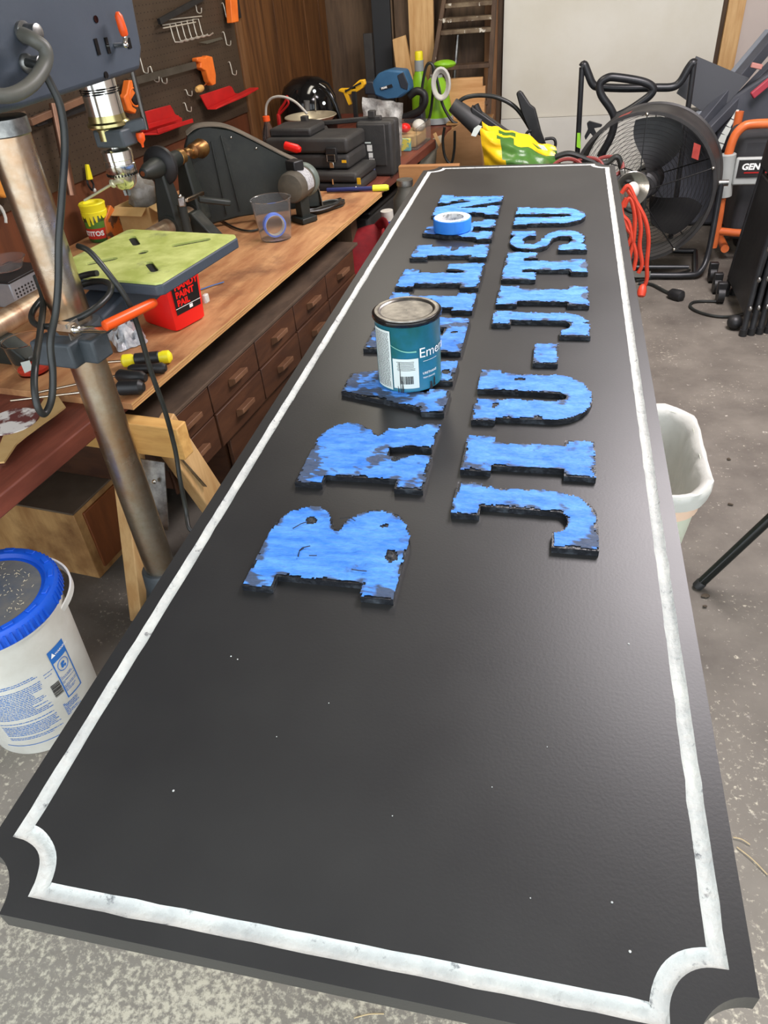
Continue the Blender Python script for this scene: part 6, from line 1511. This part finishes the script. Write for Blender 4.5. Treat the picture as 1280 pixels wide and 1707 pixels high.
for i, (a0, a1, w_) in enumerate((((1190, 248), (1196, 238), 12), ((1196, 236), (1202, 224), 11), ((1203, 222), (1210, 211), 10), ((1211, 209), (1218, 199), 7), ((1219, 197), (1228, 183), 4))):
    p = fy(*a0, 4.30); q = fy(*a1, 4.30); d = (q - p); nn = Vector((d.z, 0, -d.x)).normalized()
    k = w_ * .0032
    obj('white_mark', G().prism([p, q, q + nn * k * .85 + d * .1, p + nn * k], Vector((0, .006, 0))), paper_white, t)
obj('plate', G().prism([fy(a, b, 4.42) for a, b in ((1161, 94), (1232, 124), (1250, 130), (1190, 200), (1128, 156))], Vector((0, .02, 0))), mat('flat_grey_plate', S(76, 78, 82), rough=.6), t, label='flat dark grey plate at the top')
obj('body', G().box((1.10, 4.60, .30), (1.1, .12, .59)), mg, t, bevel=.02)
# ---- stack of folded black chairs
cx0 = fy(1222, 540, 3.2).x
for i in range(5):
    lab = ['black folding chair at the left outside of the folded stack', 'second black folding chair from the left in the folded stack', 'middle black folding chair in the folded stack', 'fourth black folding chair from the left in the folded stack', 'rightmost black folding chair in the folded stack'][i]
    x = cx0 + .012 + .034 * i; y0 = 3.06 + .012 * i; ln = .045
    t = thing('folding_chair', lab, 'chair', (x, y0 + .2, 0), 0, 'folded black chairs at the right edge')
    Hc = .80
    for s in (0, 1):
        yy = y0 + .44 * s
        obj('frame_leg', G().tube(spl([(x, yy, .015), (x + .01, yy + (.03 if not s else -.02), .3), (x + ln, yy + (.04 if not s else -.03), Hc)], 4), .0115, 10), frm, t)
        obj('rubber_foot', G().cyl((x, yy, 0), (x, yy, .028), .016, n=14), blk, t)
    obj('seat', G().box((x + .016, y0 + .235, .31), (.020, .43, .46), M=Matrix.Rotation(radians(4), 3, 'Y')), blk, t, bevel=.006)
    obj('backrest', G().box((x + ln * .80, y0 + .235, .68), (.020, .42, .24), M=Matrix.Rotation(radians(4), 3, 'Y')), blk, t, bevel=.006)
    for zz in (.12, .24, .36, .50): obj('rivet', G().ell((x - .004 + zz * .05, y0 - .008, zz), (.008, .008, .011), 8, 6), zinc, t)
one('rubber_foot', G().ell(pz(1225, 537, .03), (.032, .032, .03), 18, 12), blk, 'round black rubber foot on the floor in front of the folded chairs', 'rubber foot', pz(1225, 537, 0))
t = thing('caster_set', 'cluster of black casters left of the folded chairs', 'casters', pz(1215, 500, 0))
for a, b in ((1216, 492), (1212, 476), (1218, 458)):
    c = pz(a, b, .035); c.x = min(c.x, cx0 - .03)
    obj('wheel', G().cyl(c - Vector((.014, 0, 0)), c + Vector((.014, 0, 0)), .035, n=20), blk, t)
    obj('fork', G().box(c + UP * .035, (.04, .03, .05)), blk, t, bevel=.004)
# ---- black tube leg
p0 = pz(1166, 974, .012); p1 = fy(1290, 858, p0.y + .02)
t = thing('tripod_leg', 'shiny black round tube leg slanting up from the floor at the right edge', 'leg', p0)
d = (p1 - p0).normalized(); far = p0 + d * ((.78 - p0.z) / d.z)
obj('tube', G().cyl(p0, far, .0125, n=20), mat('gloss_black_tube', S(20, 24, 22), rough=.12), t)
obj('end_cap', G().lathe(p0 - d * .012, far, [(.008, 0), (.0135, .002), (.0140, .02), (.0128, .022)], n=20), blk, t)
for an in (2.1, 4.2):
    dd = Vector((cos(an) * -d.x - 0, sin(an) * abs(d.x), d.z)); dd = Matrix.Rotation(an, 3, 'Z') @ d
    obj('tube', G().cyl(far, far - dd * ((far.z - .012) / dd.z), .0125, n=16), MC['gloss_black_tube'], t)
obj('hub', G().cyl(far - UP * .03, far + UP * .03, .03, n=20), blk, t)
# ---- waste bin with liner
bx0, bx1, by0, by1, bh = .075, .385, 1.36, 1.765, .375
bc = Vector(((bx0 + bx1) / 2, (by0 + by1) / 2, 0))
def rr_loop(sx, sy, z, r, n=8, wob=0.0, sd=0):
    o = []
    for k_, (qx, qy) in enumerate(((1, 1), (-1, 1), (-1, -1), (1, -1))):
        for i in range(n + 1):
            a = pi / 2 * k_ + pi / 2 * i / n
            p = bc + Vector((qx * (sx - r) + r * cos(a), qy * (sy - r) + r * sin(a), z))
            if wob:
                w_ = noise.noise(Vector((p.x * 22, p.y * 22, sd + z * 8))); p += Vector((cos(a), sin(a), 0)) * wob * w_ + UP * wob * w_ * .8
            o.append(p)
    return o
def dense(L):      # more points along the straights
    o = []
    for i, p in enumerate(L):
        q = L[(i + 1) % len(L)]; o.append(p); dl_ = (q - p).length
        if dl_ > .05:
            k_ = 7
            o += [p + (q - p) * j / k_ for j in range(1, k_)]
    return o
SX_, SY_ = (bx1 - bx0) / 2, (by1 - by0) / 2
t = thing('waste_bin', 'pale plastic waste bin with white liner on the floor right of the sign', 'bin', bc)
binm = mat('pale_green_bin', S(196, 202, 180), S(204, 208, 188), sc=4, rough=.5)
obj('body', G().rings([rr_loop(SX_ * .72, SY_ * .74, 0, .05), rr_loop(SX_ * .95, SY_ * .96, bh - .03, .085), rr_loop(SX_ * .95 - .003, SY_ * .96 - .003, bh - .03, .085), rr_loop(SX_ * .72 - .004, SY_ * .74 - .004, .004, .05)]), binm, t)
obj('rim', G().rings([rr_loop(SX_ * .955, SY_ * .965, bh - .04, .088), rr_loop(SX_ + .004, SY_ + .004, bh - .036, .095), rr_loop(SX_ + .006, SY_ + .006, bh, .095), rr_loop(SX_ * .95, SY_ * .96, bh, .09)], caps=False), binm, t)
obj('liner_band', G().rings([rr_loop(SX_ * .93 + .003, SY_ * .94 + .003, bh - .075, .082), rr_loop(SX_ * .955 + .004, SY_ * .965 + .004, bh - .035, .09), rr_loop(SX_ * .955 + .002, SY_ * .965 + .002, bh - .035, .09), rr_loop(SX_ * .93 + .001, SY_ * .94 + .001, bh - .075, .082)], caps=False), mat('peach_liner', S(226, 196, 170), rough=.5), t)
def jit(L, w_, sd):
    o = []
    for i, p in enumerate(L):
        k_ = noise.noise(Vector((p.x * 30, p.y * 30, sd))) + .6 * noise.noise(Vector((p.x * 90, p.y * 90, sd + 4)))
        d_ = (p - bc); d_.z = 0; d_.normalize(); o.append(p + d_ * w_ * k_ + UP * w_ * .8 * k_)
    return o
Ls = []
for z, f_, w_, sd in ((bh - .035, 1.035, .003, 1), (bh - .01, 1.05, .004, 2), (bh + .006, 1.035, .005, 3), (bh + .008, .98, .006, 4), (bh - .012, .90, .008, 5), (bh - .09, .84, .006, 6), (bh - .20, .765, .005, 6.5), (.10, .71, .003, 7)):
    Ls.append(jit(dense(rr_loop(SX_ * f_, SY_ * (1 - (1 - f_) * (.75 if z > bh - .05 else .93)), z, .09 * (1 if f_ > .85 else .8))), w_, sd))
obj('liner', G().rings(Ls, caps=False), liner, t, sharp=1.4)
obj('liner_bottom', G().add(Ls[-1], [tuple(range(len(Ls[-1])))]), liner, t)
for k_, (x, y, z, s_) in enumerate(((.24, 1.50, .19, .05), (.20, 1.60, .17, .06), (.27, 1.62, .14, .055), (.17, 1.47, .15, .05))):
    g = G().ell((x, y, z), (s_, s_ * .8, s_ * 1.3), 12, 8)
    g.v = [v + Vector((1, .6, .8)) * .03 * noise.noise(v * 22 + Vector((k_, 0, 0))) for v in g.v]
    one('crumpled_paper', g, mat('off_white_tissue', S(222, 216, 204), S(206, 200, 190), sc=14, rough=.8), ['crumpled white tissue in the bin, nearest the sign edge', 'crumpled white tissue deep in the middle of the bin', 'crumpled white tissue at the far right inside the bin', 'crumpled white tissue at the near left inside the bin'][k_], 'tissue', (x, y, z - s_), flat=True, group='crumpled tissues in the waste bin')
one('wadding', G().box((bc.x, bc.y, .085), (SX_ * 1.15, SY_ * 1.15, .05)), liner, 'flat wad of white waste at the bottom of the bin', 'waste', (bc.x, bc.y, .06), bevel=.02)
# ---- things under and beyond the bench: red can, white and blue tube, dark box
t = thing('red_bag', 'red fabric bag heaped on the floor beyond the drawer cabinet', 'bag', B(2.95, 1.2, 0))
rm = mat('red_fabric', S(150, 22, 30), S(112, 14, 22), sc=9, rough=.75, bump=.4, bsc=40)
for nm, c_, r3 in (('body', B(2.98, 1.20, .2), (.17, .14, .22)),):
    g = G().ell(c_, r3, 22, 16); g.v = [v + Vector((1, .8, .7)) * .06 * noise.noise(v * 9) for v in g.v]; g.v = [Vector((v.x, v.y, max(v.z, .002))) for v in g.v]
    obj(nm, g, rm, t, sharp=1.2)
obj('strap', G().tube(spl([B(2.92, 1.12, .30), B(2.95, 1.06, .40), B(3.0, 1.08, .46), B(3.05, 1.14, .42), B(3.06, 1.2, .34)], 5), .022, 10, flat=.5), rm, t)
t = thing('caulk_tube', 'white and blue tube standing upright among the red bag', 'tube', B(3.16, 1.1, 0))
obj('tube', G().cyl(B(3.16, 1.10, .0), B(3.14, 1.12, .47), .028, n=24), white_pl, t)
obj('blue_label', G().cyl(B(3.16, 1.10, .12), B(3.1425, 1.1175, .43), .0288, n=24, caps=False), mat('deep_blue_label', S(28, 70, 160), rough=.4), t)
g = G(); f = wrap(.029, .029, 1, B(3.15, 1.11, .14), math.atan2(-B(3.15, 1.11).y, -B(3.15, 1.11).x))
vs, fs = text_geo('TITAN', .045, .001); g.add([f(vy - .016, .02 + vx, .001) for vx, vy in vs], fs); obj('lettering', g, MC['white_ink'], t, label='white lettering running up the tube')
t = thing('dark_bin', 'black storage bin in the shade under the far end of the counter', 'bin', B(3.7, 1.5, 0))
obj('body', G().box(B(3.72, 1.55, .2), (.55, .8, .38), rz=BRZ), blk_matte, t, bevel=.02)
obj('lid', G().box(B(3.72, 1.55, .40), (.57, .82, .02), rz=BRZ), blk, t, bevel=.008)
t = thing('metal_jar', 'dusty grey metal jar standing beyond the far left corner of the sign', 'jar', fy(678, 330, 3.0))
c = fy(676, 330, 3.0); c.z = 0; zt_ = fy(676, 308, 3.0).z
obj('body', G().lathe(c, c + UP, [(.001, 0), (.05, 0), (.05, zt_ - .05), (.03, zt_ - .02), (.03, zt_)], n=24), mat('dusty_grey_metal', S(92, 90, 82), rough=.6, metal=.4), t)
obj('cap', G().cyl(c + UP * zt_, c + UP * (zt_ + .02), .033, n=20), zinc, t)
# dry pine needles and a leaf on the floor
for i, (a, b, c_, d_, l) in enumerate(((1228, 1412, 1279, 1458, 'long dry pine needle on the concrete at the right edge'), (1222, 1396, 1250, 1408, 'short dry pine needle just above the long one at the right'), (590, 1697, 640, 1690, 'dry straw on the concrete at the bottom edge of the photo'))):
    one('pine_needle', G().tube(spl([pz(a, b, .003), pz((a + c_) / 2, (b + d_) / 2 - 3, .004), pz(c_, d_, .003)], 4), .0011, 5), mat('dry_needle', S(190, 170, 130), rough=.8), l, 'needle', pz(a, b, .001))
for i, (a, b, s_, l) in enumerate(((1176, 993, .010, 'small dark leaf scrap on the floor beside the tube leg end'), (1215, 765, .008, 'tiny dark leaf scrap on the floor right of the bin'), (1218, 840, .009, 'dark leaf scrap below and right of the bin'), (1176, 1010, .006, 'smallest dark scrap just under the tube leg'))):
    g = G().ell(pz(a, b, .004), (s_, s_ * .6, .003), 9, 5); g.v = [v + Vector((1, 1, 0)) * .006 * noise.noise(v * 90) for v in g.v]
    one('leaf_scrap', g, mat('dark_leaf', S(70, 60, 48), rough=.9), l, 'leaf', pz(a, b, .001), flat=True)
